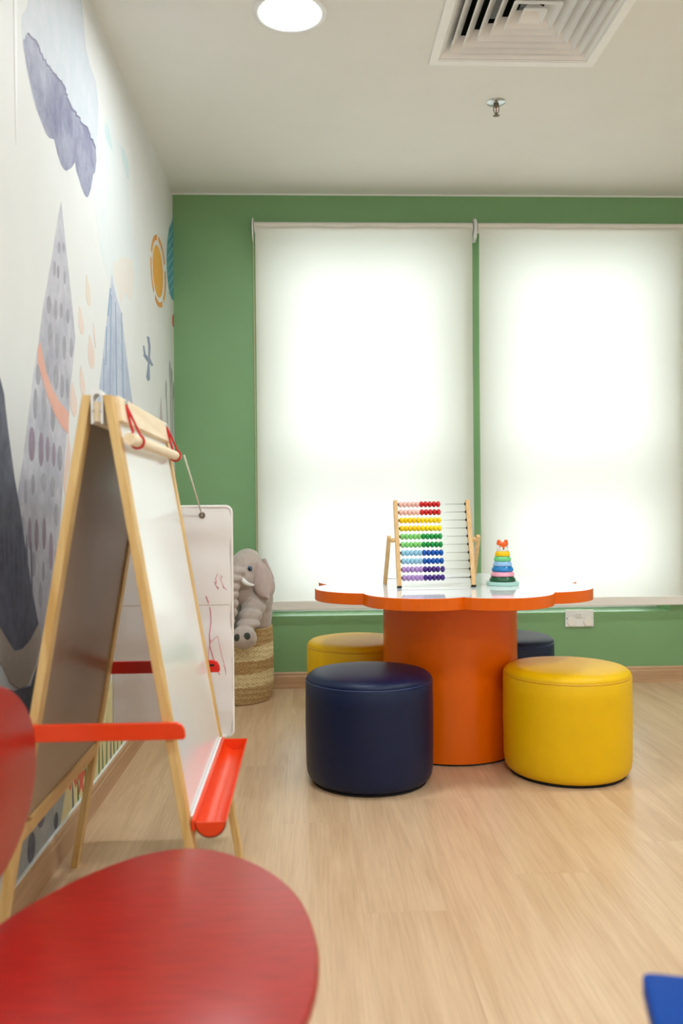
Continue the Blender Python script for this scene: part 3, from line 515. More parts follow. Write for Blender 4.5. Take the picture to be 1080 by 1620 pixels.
 ('balloon','teal',[(4.317,2.252),(4.317,2.203),(4.317,2.153),(4.317,2.105),(4.317,2.061),(4.317,2.022),(4.317,1.991),(4.317,1.969),(4.317,1.956),(4.269,1.953),(4.223,1.96),(4.184,1.975),(4.153,1.998),(4.131,2.028),(4.118,2.064),(4.115,2.104),(4.123,2.147),(4.14,2.192),(4.166,2.236),(4.201,2.279),(4.243,2.317),(4.291,2.35),(4.317,2.377),(4.317,2.395),(4.317,2.403),(4.317,2.402),(4.317,2.39),(4.317,2.368),(4.317,2.336),(4.317,2.297)]),
 ('balloon_stripe','tealpale',[(4.182,2.274),(4.317,2.367),(4.317,2.358),(4.181,2.266)]),
 ('balloon_stripe','tealpale',[(4.169,2.226),(4.317,2.32),(4.317,2.31),(4.168,2.217)]),
 ('balloon_stripe','tealpale',[(4.156,2.178),(4.317,2.272),(4.317,2.263),(4.155,2.169)]),
 ('balloon_stripe','tealpale',[(4.143,2.13),(4.317,2.225),(4.317,2.216),(4.142,2.121)]),
 ('balloon_stripe','tealpale',[(4.14,2.085),(4.317,2.178),(4.317,2.169),(4.14,2.076)]),
 ('balloon_stripe','tealpale',[(4.148,2.043),(4.317,2.131),(4.317,2.123),(4.148,2.035)]),
 ('balloon_stripe','tealpale',[(4.157,2.001),(4.317,2.085),(4.317,2.076),(4.156,1.993)]),
 ('balloon_stripe','tealpale',[(4.165,1.959),(4.317,2.038),(4.317,2.029),(4.164,1.951)]),
 ('berry','red',[(4.317,1.863),(4.317,1.847),(4.317,1.834),(4.312,1.824),(4.297,1.821),(4.283,1.825),(4.275,1.834),(4.272,1.848),(4.276,1.863),(4.286,1.877),(4.3,1.886),(4.316,1.889),(4.317,1.886),(4.317,1.877)]),
 ('aeroplane','slateblue',[(3.59,1.635),(3.638,1.642),(3.669,1.609),(3.654,1.555),(3.732,1.537),(3.69,1.526),(3.641,1.534),(3.65,1.464),(3.605,1.449),(3.567,1.46),(3.583,1.484),(3.609,1.528),(3.506,1.54),(3.517,1.549),(3.5,1.578),(3.526,1.585),(3.556,1.556),(3.614,1.551),(3.62,1.6)]),
 ('twig','twig',[(4.176,1.584),(4.187,1.586),(4.217,1.255),(4.206,1.254)]),
 ('twig','twiggrey',[(4.2,1.588),(4.197,1.567),(4.191,1.55),(4.183,1.539),(4.175,1.538),(4.168,1.546),(4.164,1.562),(4.163,1.582),(4.166,1.603),(4.172,1.62),(4.18,1.631),(4.188,1.632),(4.195,1.624),(4.2,1.608)]),
 ('twig','twig',[(4.229,1.558),(4.24,1.559),(4.272,1.241),(4.261,1.24)]),
 ('twig','twiggrey',[(4.253,1.562),(4.25,1.54),(4.244,1.523),(4.236,1.512),(4.227,1.511),(4.22,1.52),(4.216,1.535),(4.215,1.556),(4.218,1.577),(4.224,1.594),(4.232,1.605),(4.241,1.606),(4.248,1.598),(4.253,1.582)]),
 ('twig','twig',[(4.062,1.475),(4.072,1.476),(4.107,1.28),(4.097,1.279)]),
 ('twig','twiggrey',[(4.085,1.478),(4.082,1.458),(4.076,1.441),(4.068,1.431),(4.061,1.43),(4.054,1.438),(4.05,1.454),(4.049,1.473),(4.052,1.493),(4.058,1.51),(4.065,1.52),(4.073,1.521),(4.08,1.513),(4.084,1.498)]),
 ('twig','twig',[(4.286,1.496),(4.297,1.498),(4.317,1.237),(4.317,1.236)]),
 ('twig','twiggrey',[(4.311,1.5),(4.308,1.478),(4.302,1.461),(4.293,1.45),(4.285,1.449),(4.277,1.458),(4.273,1.474),(4.272,1.494),(4.275,1.516),(4.281,1.533),(4.29,1.544),(4.299,1.545),(4.306,1.537),(4.311,1.52)]),
 ('twig','twigpale',[(3.918,1.424),(3.96,1.316),(3.88,1.308)]),
 ('mountain','slate',[(1.794,1.27),(1.874,1.204),(1.894,1.177),(1.915,1.107),(1.957,0.994),(1.994,0.92),(2.033,0.821),(2.073,0.729),(2.124,0.634),(2.079,0.616),(2.002,0.6),(1.947,0.602),(1.903,0.633),(1.861,0.669),(1.782,0.729)]),
 ('hill','slatedot',[(1.778,0.566),(1.945,0.515),(2.058,0.502),(2.17,0.59),(2.246,0.498),(2.394,0.307),(2.176,0.129),(1.722,0.299)]),
 ('streak','slatepale',[(1.887,0.88),(1.892,0.9),(1.894,0.818),(1.897,0.695),(1.892,0.716),(1.889,0.798)]),
 ('streak','slatepale',[(1.914,0.852),(1.919,0.88),(1.922,0.817),(1.925,0.67),(1.92,0.713),(1.917,0.796)]),
 ('streak','slatepale',[(1.943,0.87),(1.948,0.86),(1.951,0.815),(1.954,0.681),(1.948,0.71),(1.946,0.794)]),
 ('streak','slatepale',[(1.972,0.841),(1.976,0.839),(1.98,0.813),(1.983,0.656),(1.978,0.706),(1.975,0.792)]),
 ('streak','slatepale',[(2.003,0.859),(2.008,0.883),(2.011,0.811),(2.014,0.667),(2.008,0.703),(2.006,0.79)]),
 ('streak','slatepale',[(2.033,0.829),(2.039,0.862),(2.043,0.809),(2.045,0.64),(2.04,0.699),(2.037,0.787)]),
 ('streak','slatepale',[(2.066,0.848),(2.071,0.84),(2.075,0.807),(2.078,0.652),(2.072,0.695),(2.069,0.785)]),
 ('crescent','beige',[(1.82,0.695),(1.861,0.667),(1.903,0.635),(1.947,0.604),(2.002,0.599),(2.061,0.613),(2.124,0.643),(2.143,0.594),(2.095,0.545),(2.041,0.511),(1.976,0.513),(1.915,0.541),(1.873,0.584),(1.818,0.617)]),
 ('meadow','blueground',[(1.9,0.078),(2.32,0.078),(2.35,0.16),(2.25,0.26),(2.1,0.3),(1.9,0.32)]),
 ('meadow','lemon',[(2.28,0.078),(4.317,0.078),(4.317,0.3),(3.9,0.36),(3.4,0.3),(3.0,0.36),(2.6,0.3),(2.4,0.24)]),
 ('grass_blade','slate',[(2.403,0.08),(2.421,0.08),(2.417,0.135),(2.408,0.172),(2.403,0.135)]),
 ('grass_blade','grass',[(2.456,0.08),(2.474,0.08),(2.47,0.133),(2.461,0.168),(2.455,0.133)]),
 ('grass_blade','grass',[(2.534,0.08),(2.552,0.08),(2.555,0.186),(2.553,0.256),(2.541,0.186)]),
 ('grass_blade','grass',[(2.568,0.08),(2.586,0.08),(2.579,0.167),(2.568,0.224),(2.565,0.167)]),
 ('grass_blade','slate',[(2.621,0.08),(2.639,0.08),(2.632,0.136),(2.619,0.173),(2.617,0.136)]),
 ('grass_blade','grass',[(2.699,0.08),(2.717,0.08),(2.721,0.188),(2.72,0.259),(2.707,0.188)]),
 ('grass_blade','grass',[(2.75,0.08),(2.768,0.08),(2.762,0.142),(2.751,0.183),(2.748,0.142)]),
 ('grass_blade','grass',[(2.8,0.08),(2.818,0.08),(2.823,0.181),(2.823,0.248),(2.809,0.181)]),
 ('grass_blade','slate',[(2.862,0.08),(2.88,0.08),(2.881,0.134),(2.876,0.17),(2.866,0.134)]),
 ('grass_blade','grass',[(2.911,0.08),(2.929,0.08),(2.921,0.164),(2.907,0.221),(2.907,0.164)]),
 ('grass_blade','grass',[(2.96,0.08),(2.978,0.08),(2.985,0.134),(2.987,0.171),(2.971,0.134)]),
 ('grass_blade','grass',[(3.027,0.08),(3.045,0.08),(3.039,0.167),(3.028,0.226),(3.025,0.167)]),
 ('grass_blade','slate',[(3.083,0.08),(3.101,0.08),(3.107,0.169),(3.108,0.229),(3.093,0.169)]),
 ('grass_blade','grass',[(3.136,0.08),(3.154,0.08),(3.151,0.165),(3.142,0.221),(3.137,0.165)]),
 ('grass_blade','grass',[(3.184,0.08),(3.202,0.08),(3.193,0.159),(3.179,0.212),(3.179,0.159)]),
 ('grass_blade','grass',[(3.23,0.08),(3.248,0.08),(3.237,0.187),(3.221,0.258),(3.223,0.187)]),
 ('grass_blade','slate',[(3.277,0.08),(3.295,0.08),(3.289,0.173),(3.278,0.235),(3.275,0.173)]),
 ('grass_blade','grass',[(3.347,0.08),(3.365,0.08),(3.36,0.162),(3.35,0.217),(3.346,0.162)]),
 ('grass_blade','grass',[(3.416,0.08),(3.434,0.08),(3.43,0.142),(3.421,0.183),(3.416,0.142)]),
 ('grass_blade','grass',[(3.447,0.08),(3.465,0.08),(3.459,0.174),(3.447,0.236),(3.444,0.174)]),
 ('grass_blade','slate',[(3.507,0.08),(3.525,0.08),(3.519,0.182),(3.509,0.25),(3.505,0.182)]),
 ('grass_blade','grass',[(3.568,0.08),(3.586,0.08),(3.576,0.193),(3.561,0.269),(3.562,0.193)]),
 ('grass_blade','grass',[(3.608,0.08),(3.626,0.08),(3.629,0.144),(3.627,0.187),(3.615,0.144)]),
 ('grass_blade','grass',[(3.679,0.08),(3.697,0.08),(3.692,0.145),(3.682,0.188),(3.678,0.145)]),
 ('grass_blade','slate',[(3.721,0.08),(3.739,0.08),(3.728,0.161),(3.712,0.215),(3.714,0.161)]),
 ('grass_blade','grass',[(3.792,0.08),(3.81,0.08),(3.817,0.193),(3.819,0.268),(3.803,0.193)]),
 ('grass_blade','grass',[(3.848,0.08),(3.866,0.08),(3.855,0.197),(3.838,0.275),(3.84,0.197)]),
 ('grass_blade','grass',[(3.89,0.08),(3.908,0.08),(3.911,0.198),(3.91,0.276),(3.897,0.198)]),
 ('grass_blade','slate',[(3.948,0.08),(3.966,0.08),(3.967,0.196),(3.962,0.273),(3.953,0.196)]),
 ('grass_blade','grass',[(4.016,0.08),(4.034,0.08),(4.026,0.149),(4.012,0.195),(4.011,0.149)]),
 ('grass_blade','grass',[(4.059,0.08),(4.077,0.08),(4.073,0.138),(4.064,0.176),(4.059,0.138)]),
 ('grass_blade','grass',[(4.13,0.08),(4.148,0.08),(4.136,0.152),(4.119,0.2),(4.122,0.152)]),
 ('grass_blade','slate',[(4.157,0.08),(4.175,0.08),(4.179,0.14),(4.178,0.18),(4.165,0.14)]),
 ('grass_blade','grass',[(4.222,0.08),(4.24,0.08),(4.23,0.149),(4.215,0.195),(4.216,0.149)]),
 ('flower','red',[(2.48,0.2),(2.477,0.222),(2.447,0.223),(2.439,0.232),(2.439,0.268),(2.42,0.272),(2.41,0.238),(2.401,0.232),(2.371,0.242),(2.363,0.222),(2.387,0.2),(2.389,0.188),(2.371,0.158),(2.385,0.142),(2.41,0.162),(2.42,0.16),(2.439,0.132),(2.455,0.142),(2.447,0.177),(2.451,0.188)]),
 ('flower','red',[(2.675,0.22),(2.672,0.24),(2.644,0.241),(2.638,0.249),(2.637,0.283),(2.62,0.286),(2.611,0.255),(2.602,0.249),(2.576,0.259),(2.568,0.24),(2.59,0.22),(2.591,0.209),(2.576,0.181),(2.588,0.167),(2.611,0.185),(2.62,0.184),(2.637,0.157),(2.652,0.167),(2.644,0.199),(2.649,0.209)]),
 ('flower','red',[(2.54,0.14),(2.538,0.155),(2.518,0.156),(2.513,0.161),(2.512,0.186),(2.5,0.188),(2.493,0.165),(2.487,0.161),(2.468,0.168),(2.462,0.155),(2.478,0.14),(2.479,0.132),(2.468,0.112),(2.476,0.101),(2.493,0.115),(2.5,0.114),(2.512,0.094),(2.524,0.101),(2.518,0.124),(2.521,0.132)]),
 ('pebble','slatedot',[(2.165,0.18),(2.16,0.201),(2.147,0.216),(2.13,0.222),(2.112,0.216),(2.1,0.201),(2.095,0.18),(2.1,0.159),(2.112,0.144),(2.13,0.138),(2.147,0.144),(2.16,0.159)]),
 ('pebble','slatedot',[(2.25,0.24),(2.246,0.258),(2.235,0.271),(2.22,0.276),(2.205,0.271),(2.194,0.258),(2.19,0.24),(2.194,0.222),(2.205,0.209),(2.22,0.204),(2.235,0.209),(2.246,0.222)]),
 ('pebble','slatedot',[(2.08,0.12),(2.076,0.138),(2.065,0.151),(2.05,0.156),(2.035,0.151),(2.024,0.138),(2.02,0.12),(2.024,0.102),(2.035,0.089),(2.05,0.084),(2.065,0.089),(2.076,0.102)]),
 ('pebble','slatedot',[(2.268,0.11),(2.266,0.121),(2.259,0.129),(2.25,0.132),(2.241,0.129),(2.234,0.121),(2.232,0.11),(2.234,0.099),(2.241,0.091),(2.25,0.088),(2.259,0.091),(2.266,0.099)]),
 ('wallpaper_seam','seam',[(1.979,2.144),(2.001,2.158),(1.996,1.907),(1.986,1.757),(1.983,1.901)]),
]

for i, (nm, mk, pts) in enumerate(MURAL):
    b = NB(); off = 0.0003 + 0.00001 * i
    f = b.faces.new([b.verts.new((WX + off, y, z)) for y, z in pts])
    ex = bmesh.ops.extrude_face_region(b, geom=[f]); bmesh.ops.translate(b, vec=(-off + 0.0001, 0, 0), verts=[g for g in ex['geom'] if isinstance(g, bmesh.types.BMVert)])
    bmesh.ops.triangulate(b, faces=[f for f in b.faces if len(f.verts) > 4])
    finish('printed_' + nm, b, MM[mk], wl)

# ================================================================ ROLLER BLINDS
def make_blind(label, x0, x1, chain):
    zt, yb = 2.305, BY - 0.058
    t = thing('roller_blind', label, 'blind', ((x0 + x1) / 2, yb, zt), 0, 'roller blinds on the windows')
    hw = (x1 - x0) / 2
    tb = NB(); tube(tb, [(-hw + 0.003, 0.006, 0.006), (hw - 0.003, 0.006, 0.006)], 0.026, 32)
    finish('roller_tube', tb, 'blind_rail', t, angle=40)
    b = NB(); n = 24; zs = [0.006 - i * 1.87 / n for i in range(n + 1)]
    cols = 12; g = [[b.verts.new((-hw + 0.008 + (2 * hw - 0.016) * c / cols, -0.0205 + 0.020 * min(1, i * 3 / n) + 0.0012 * math.sin(c * 1.7 + i * .3), z)) for c in range(cols + 1)] for i, z in enumerate(zs)]
    for i in range(n):
        for c in range(cols): b.faces.new((g[i][c], g[i][c + 1], g[i + 1][c + 1], g[i + 1][c]))
    finish('blind_fabric', b, 'blind_fabric', t, smooth=True)
    finish('hem_bar', box(NB(), -hw + 0.008, hw - 0.008, -0.007, 0.006, -1.903, -1.858, 0.003), 'blind_rail', t)
    for s in (-1, 1):
        b = NB(); out = [(0.050, -0.052), (0.030, -0.060), (-0.006, -0.048), (-0.024, -0.020), (-0.026, 0.012), (-0.018, 0.036), (0.000, 0.052), (0.020, 0.056), (0.054, 0.050)]
        prism(b, out, 0, 0.007, 0.0015, 1, Matrix(((0, 0, s, s * (hw + 0.0015)), (1, 0, 0, 0), (0, 1, 0, 0), (0, 0, 0, 1))))
        finish('bracket', b, 'white_plastic', t)
    if chain:
        b = NB(); tmp = bmesh.new(); bmesh.ops.create_icosphere(tmp, subdivisions=1, radius=0.0029); me = bpy.data.meshes.new('bead'); tmp.to_mesh(me); tmp.free()
        for yy, x in ((-0.012, -hw - 0.001), (0.014, -hw - 0.004)):
            k = 0
            while k * 0.0062 < 1.63:
                n0 = len(b.verts); b.from_mesh(me); b.verts.ensure_lookup_table()
                bmesh.ops.translate(b, vec=(x + 0.004 * k / 260, yy, -0.02 - k * 0.0062), verts=b.verts[n0:]); k += 1
        bpy.data.meshes.remove(me)
        for yy, x in ((-0.012, -hw - 0.001), (0.014, -hw - 0.004)): tube(b, [(x, yy, -0.02), (x + 0.004, yy, -1.65)], 0.0008, 5)
        tube(b, [(-hw - 0.001 + .004, -0.012, -1.65), (-hw + 0.0015, 0.001, -1.662), (-hw, 0.014, -1.65)], 0.0018, 6)
        o = finish('bead_chain', b, 'chain_bead', t); o['kind'] = 'stuff'
    return t
make_blind('wide white translucent roller blind with bead chain, over the window nearest the mural wall', -0.252, 0.848, True)
make_blind('white translucent roller blind behind the stacking toy, running out of frame', 0.866, 1.966, False)

# ================================================================ WALL SOCKET
t = thing('wall_socket', 'white double wall socket with two round safety plugs under the window', 'socket', (1.388, BY, 0.333))
finish('face_plate', box(NB(), -0.0735, 0.0735, -0.010, 0, -0.0435, 0.0435, 0.003), 'white_plastic', t)
for i, (x, up_) in enumerate(((-0.008, 0), (0.009, 1))):
    finish('rocker_switch', box(NB(), x - 0.0075, x + 0.0075, -0.0125 if up_ else -0.0155, -0.008, 0.004, 0.030, 0.001), 'white_plastic', t)
for x in (-0.041, 0.043):
    out = [(0.024 * math.cos(a) * (1 if math.sin(a) < 0.2 else 0.86), 0.025 * math.sin(a)) for a in [2 * math.pi * k / 24 for k in range(24)]]
    b = NB(); prism(b, out, 0, 0.008, 0.002, 2, Matrix(((1, 0, 0, x), (0, 0, -1, -0.008), (0, 1, 0, -0.015), (0, 0, 0, 1))))
    p = finish('safety_plug', b, 'blind_rail', t); p['label'] = 'off-white round safety plug'
b = NB()
for x in (-0.0655, 0.0655): lathe(b, [(0, 0), (0.003, 0), (0.003, 0.001), (0, 0.001)], 12); 
b.free()
for x in (-0.064, 0.066):
    b = NB(); ball(b, (x, -0.010, 0.0), (0.0028, 0.0012, 0.0028), None, 10, 6); finish('screw', b, 'black_felt' if x < 0 else 'chrome', t)

# ================================================================ FLOWER TABLE
TX, TY, TZ = 0.540, 3.235, 0.62
t = thing('flower_table', 'orange flower shaped play table with glossy white top on a round drum base', 'table', (TX, TY, 0))
def petals(R0, Rn, N=8, a0=-94, seg=14):
    out = []; st = 2 * math.pi / N; h = st / 2
    px, py = Rn * math.cos(h), Rn * math.sin(h); sag = R0 - px; rad = (py * py + sag * sag) / (2 * sag); cx = R0 - rad
    th = math.atan2(py, px - cx)
    for k in range(N):
        m_ = R(a0) + st * (k + 0.5)
        for i in range(seg):
            a = -th + 2 * th * i / seg
            x, y = cx + rad * math.cos(a), rad * math.sin(a)
            out.append((x * math.cos(m_) - y * math.sin(m_), x * math.sin(m_) + y * math.cos(m_)))
    return out
o1 = petals(0.530, 0.462)
finish('table_edge', prism(NB(), o1, TZ - 0.0405, TZ - 0.0006, 0.0006, 1), 'orange_lacquer', t)
o2 = petals(0.5288, 0.4608)
finish('table_top', prism(NB(), o2, TZ - 0.0006, TZ, 0), 'table_white', t)
finish('drum_base', lathe(NB(), [(0, 0.006), (0.245, 0.006), (0.253, 0.007), (0.253, 0.578), (0.251, 0.5795), (0, 0.5795)], 96), 'orange_lacquer', t, angle=40)
finish('base_plinth', lathe(NB(), [(0, 0), (0.249, 0), (0.249, 0.006), (0, 0.006)], 64), 'black_felt', t, angle=40)

# ================================================================ STOOLS
def make_stool(label, x, y, r, mt, pip, rz=0):
    t = thing('round_stool', label, 'stool', (x, y, 0), rz, 'round stools around the flower table')
    s = 0.338
    finish('foot_disc', lathe(NB(), [(0, 0), (r - 0.022, 0), (r - 0.020, 0.007), (0, 0.007)], 64), 'black_felt', t, angle=40)
    finish('stool_body', lathe(NB(), [(0, 0.007), (r - 0.030, 0.007), (r - 0.019, 0.010), (r - 0.010, 0.018), (r - 0.004, 0.032), (r - 0.001, 0.055), (r, 0.12), (r + 0.001, 0.2), (r, 0.28), (r - 0.0005, s - 0.006), (r - 0.004, s), (0, s)], 96), mt, t, angle=60)
    finish('seam_piping', torus(NB(), r - 0.0035, 0.0032, s, 96, 8), pip, t, smooth=True)
    finish('seat_pad', lathe(NB(), [(0, s), (r - 0.004, s), (r - 0.002, s + 0.004), (r - 0.006, s + 0.012), (r - 0.018, s + 0.021), (r - 0.045, s + 0.026), (r * 0.5, s + 0.0295), (0, s + 0.030)], 96), mt, t, angle=60)
    return t
make_stool('navy blue vinyl round stool in front of the orange drum base', 0.205, 2.880, 0.2145, 'navy_vinyl', 'navy_piping')
make_stool('yellow vinyl round stool standing in front and to the right of the orange drum base', 0.893, 2.922, 0.2165, 'yellow_vinyl', 'yellow_piping')
make_stool('mustard yellow round stool behind the navy one, partly hidden by the drum base', 0.210, 3.575, 0.2145, 'yellow_vinyl', 'yellow_piping')
make_stool('navy round stool behind the front yellow one, on the window side of the table', 0.832, 3.620, 0.2145, 'navy_vinyl', 'navy_piping')

# ================================================================ ABACUS
AX, AY = 0.4705, 3.095
t = thing('abacus', 'wooden counting abacus with ten rows of coloured beads on the flower table', 'abacus', (AX, AY, TZ), R(1.5))
HWA, LEAN, HH = 0.1365, 0.098, 0.318                                   # half width between post centres, lean at the top, height
def on_frame(x, h): return Vector((x, LEAN * h / HH, h))
for s in (-1, 1):
    b = NB(); bar(b, on_frame(s * HWA, 0.004), on_frame(s * HWA, HH), 0.0155, 0.020, (0, 1, 0), 0.0015)
    for v in b.verts: v.co.z = max(v.co.z, 0.0004)
    finish('post', b, 'beech', t)
    b = NB(); bar(b, on_frame(s * HWA, 0.0), on_frame(s * HWA, 0.006), 0.0158, 0.0205, (0, 1, 0)); 
    for v in b.verts: v.co.z = max(v.co.z, 0.0002)
    q = finish('rubber_foot', b, 'black_felt', t)
    hp = 0.172; pv = on_frame(s * HWA, hp)
    xl = s * (HWA + 0.030)
    b = NB(); tube(b, [(s * (HWA + 0.006), pv.y, pv.z), (s * (HWA + 0.024), pv.y, pv.z)], 0.008, 14); ball(b, (s * (HWA + 0.016), pv.y, pv.z), (0.007, 0.0095, 0.0095), None, 14, 10)
    finish('pivot_peg', b, 'beech', t, angle=50)
    b = NB(); bar(b, (xl + s * 0.004, 0.158, 0.001), (xl, pv.y - 0.004, pv.z + 0.014), 0.0145, 0.017, (0, 1, 0), 0.0015)
    for v in b.verts: v.co.z = max(v.co.z, 0.0004)
    finish('rear_leg', b, 'beech', t)
b = NB(); tube(b, [(-HWA - 0.03, 0.148, 0.022), (HWA + 0.03, 0.148, 0.022)], 0.0012, 8); finish('cross_wire', b, 'chrome', t, smooth=True)
BC = [((246, 196, 184), (206, 22, 26))] * 2 + [((252, 208, 0), (252, 220, 4))] * 2 + [((132, 208, 112), (2, 150, 60))] * 2 + [((150, 200, 222), (0, 84, 176))] * 2 + [((178, 140, 200), (70, 34, 128))] * 2
bm_ = {}
def bead_mat(c):
    if c not in bm_: bm_[c] = mat('bead_paint', c, 0.25, var=0.02)
    return bm_[c]
bead_me = {}
def bead_mesh(c):
    if c not in bead_me:
        b = NB(); prof = [(0.0025, -0.0078), (0.0062, -0.0074), (0.0101, -0.0048), (0.0114, -0.0017), (0.0114, 0.0017), (0.0101, 0.0048), (0.0062, 0.0074), (0.0025, 0.0078)]
        lathe(b, prof, 20); bmesh.ops.rotate(b, verts=b.verts[:], cent=(0, 0, 0), matrix=Matrix.Rotation(R(90), 3, 'Y'))
        o = finish('bead', b, bead_mat(c), None, smooth=True); bead_me[c] = o.data; bpy.data.objects.remove(o)
    return bead_me[c]
for r_ in range(10):
    h = 0.036 + (9 - r_) * 0.0298; p = on_frame(0, h)
    b = NB(); tube(b, [(-HWA + 0.006, p.y, h), (HWA - 0.006, p.y, h)], 0.0011, 8)
    wr = finish('wire', b, 'chrome', t, smooth=True)
    for s in (-1, 1):
        b = NB(); ball(b, (s * (HWA - 0.0095), p.y, h), (0.0032, 0.0058, 0.0058), None, 12, 8)
        finish('bead_stop', b, 'black_gloss', wr, smooth=True)
    for k in range(10):
        o = bpy.data.objects.new('bead', bead_mesh(BC[r_][0 if k < 5 else 1])); C.objects.link(o); o.parent = wr
        gap = 0.0 if k < 9 or r_ not in (8,) else 0.0016
        o.location = (-HWA + 0.0195 + k * 0.01575 + gap + random.uniform(-.0002, .0002), p.y + 0.0, h)

# ================================================================ STACKING TOY
SX, SY = 0.729, 3.165
t = thing('stacking_toy', 'wooden ring stacking toy with a fox head on top, beside the abacus', 'toy', (SX, SY, TZ))
finish('base_plate', lathe(NB(), [(0, 0), (0.058, 0), (0.0605, 0.002), (0.0605, 0.012), (0.0585, 0.014), (0, 0.014)], 64), mat('mint_paint', (178, 220, 208), 0.3), t, angle=40)
z = 0.0142
for r_, h, c in ((0.049, 0.0185, (14, 84, 50)), (0.0445, 0.0185, (240, 164, 184)), (0.041, 0.0185, (18, 124, 190)), (0.0362, 0.0185, (150, 192, 232)), (0.0325, 0.0182, (112, 204, 132)), (0.0288, 0.0185, (250, 200, 0))):
    finish('ring', lathe(NB(), [(0.006, z), (r_ - 0.003, z), (r_, z + 0.003), (r_ * 0.99, z + 0.0075), (r_ * 0.94, z + 0.013), (r_ * 0.86, z + h - 0.0012), (r_ * 0.82, z + h), (0.006, z + h)], 56), mat('ring_paint', c, 0.22, var=0.02), t, angle=50); z += h + 0.0003
fr, fh = 0.0222, 0.031
hd = finish('fox_head', lathe(NB(), [(0, z), (fr - 0.001, z), (fr, z + 0.001), (fr, z + fh - 0.004), (fr - 0.002, z + fh), (fr - 0.008, z + fh + 0.002), (0, z + fh + 0.003)], 48), mat('fox_white', (246, 244, 240), 0.3), t, angle=50)
fo = mat('fox_orange', (236, 96, 14), 0.3)
b = NB()
for s in (-1, 1):
    rows = [(0.0, 0.0085), (0.006, 0.0078), (0.012, 0.0055), (0.0175, 0.001)]
    ball(b, (s * 0.0128, -0.002, z + fh + 0.0015), (0.0080, 0.0055, 0.0112), Matrix.Rotation(R(10 * s), 3, 'Y'), 16, 12)
finish('fox_ear', b, fo, hd, smooth=True)
b = NB()                                                                # orange mask wrapped on the front of the head
NR = 16; gr = []
for i in range(NR + 1):
    v = i / NR; zz = z + 0.0085 + v * (fh + 0.0015 - 0.0085)
    wmax = 0.10 + 1.42 * min(1, max(0, (v - 0.10) / 0.68)) ** 1.9
    rr = fr + 0.0004 - (0.0 if v < 0.86 else 0.0022 * (v - 0.86) / 0.14)
    gr.append([b.verts.new((rr * math.sin(a), -rr * math.cos(a), zz)) for a in [wmax * (-1 + 2 * j / 20) for j in range(21)]])
for i in range(NR):
    for j in range(20): b.faces.new((gr[i][j], gr[i][j + 1], gr[i + 1][j + 1], gr[i + 1][j]))
finish('fox_mask', b, fo, hd, smooth=True)
finish('fox_crown', lathe(NB(), [(fr + 0.0004, z + fh - 0.005), (fr - 0.0015, z + fh + 0.0006), (fr - 0.008, z + fh + 0.0026), (0, z + fh + 0.0036)], 40), fo, hd, smooth=True)
for s in (-1, 1):
    a = s * 0.62; b = NB(); ball(b, (fr * math.sin(a), -fr * math.cos(a), z + 0.0165), (0.0016, 0.0016, 0.0026), None, 10, 8); finish('fox_eye', b, 'black_gloss', hd, smooth=True)
b = NB(); ball(b, (0, -fr - 0.0003, z + 0.0085), (0.003, 0.0015, 0.0022), None, 12, 8); finish('fox_nose', b, 'black_gloss', hd, smooth=True)

# ================================================================ EASEL
t = thing('easel', 'double sided wooden childrens easel with whiteboard and red tray beside the mural', 'easel', (-0.3925, 1.94, 0))
EY0, EY1 = 1.62, 2.25                                                    # near and far face of the frame
LD, LW = 0.036, 0.0165
def ey(y): return y - 1.94
TOPZ = 1.137
def legx(s, z): return s * (0.0190 + (TOPZ - z) * 0.1705)                  # centre line of the legs
for s in (-1, 1):
    for yc in (EY0 + LD / 2, EY1 - LD / 2):
        b = NB(); bar(b, (legx(s, 0.0), ey(yc), 0.0), (legx(s, TOPZ), ey(yc), TOPZ), LW, LD, (0, 1, 0), 0.0012)
        b.verts.ensure_lookup_table()
        for v in b.verts:                                                # feet and tops cut level
            if v.co.z < 0.02: v.co.z = 0.0
            if v.co.z > TOPZ - 0.01: v.co.z = TOPZ
        finish('leg', b, 'pine', t)
def on_side(s, z, out=0.0):                                              # point on the slope, out = offset outwards from the centre line
    n = Vector((s * math.cos(math.atan(0.173)), 0, math.sin(math.atan(0.173))))
    return Vector((legx(s, z), 0, z)) + n * out
def slab(s, za, zb, ya, yb, th, out, mtl, name, bev=0.001):
    a, c = on_side(s, za, out), on_side(s, zb, out); b = NB()
    a.y = c.y = (ey(ya) + ey(yb)) / 2
    bar(b, a, c, th, yb - ya, (0, 1, 0), bev); return finish(name, b, mtl, t)
for s in (-1, 1):
    slab(s, 0.318, 1.10, EY0 + LD - 0.004, EY1 - LD + 0.004, 0.006, 0.002 if s > 0 else 0.0, 'whiteboard' if s > 0 else 'hardboard', 'drawing_board', 0.0005)
    slab(s, 0.288, 0.322, EY0 + LD, EY1 - LD, 0.017, 0.0, 'pine_rail', 'bottom_rail')
hb = slab(1, 1.088, 1.136, EY0 + LD - 0.012, EY1 - LD + 0.012, 0.014, 0.010, 'pine_pale', 'header_board')
slab(-1, 1.088, 1.134, EY0 + LD, EY1 - LD, 0.014, 0.0, 'pine_pale', 'header_board')
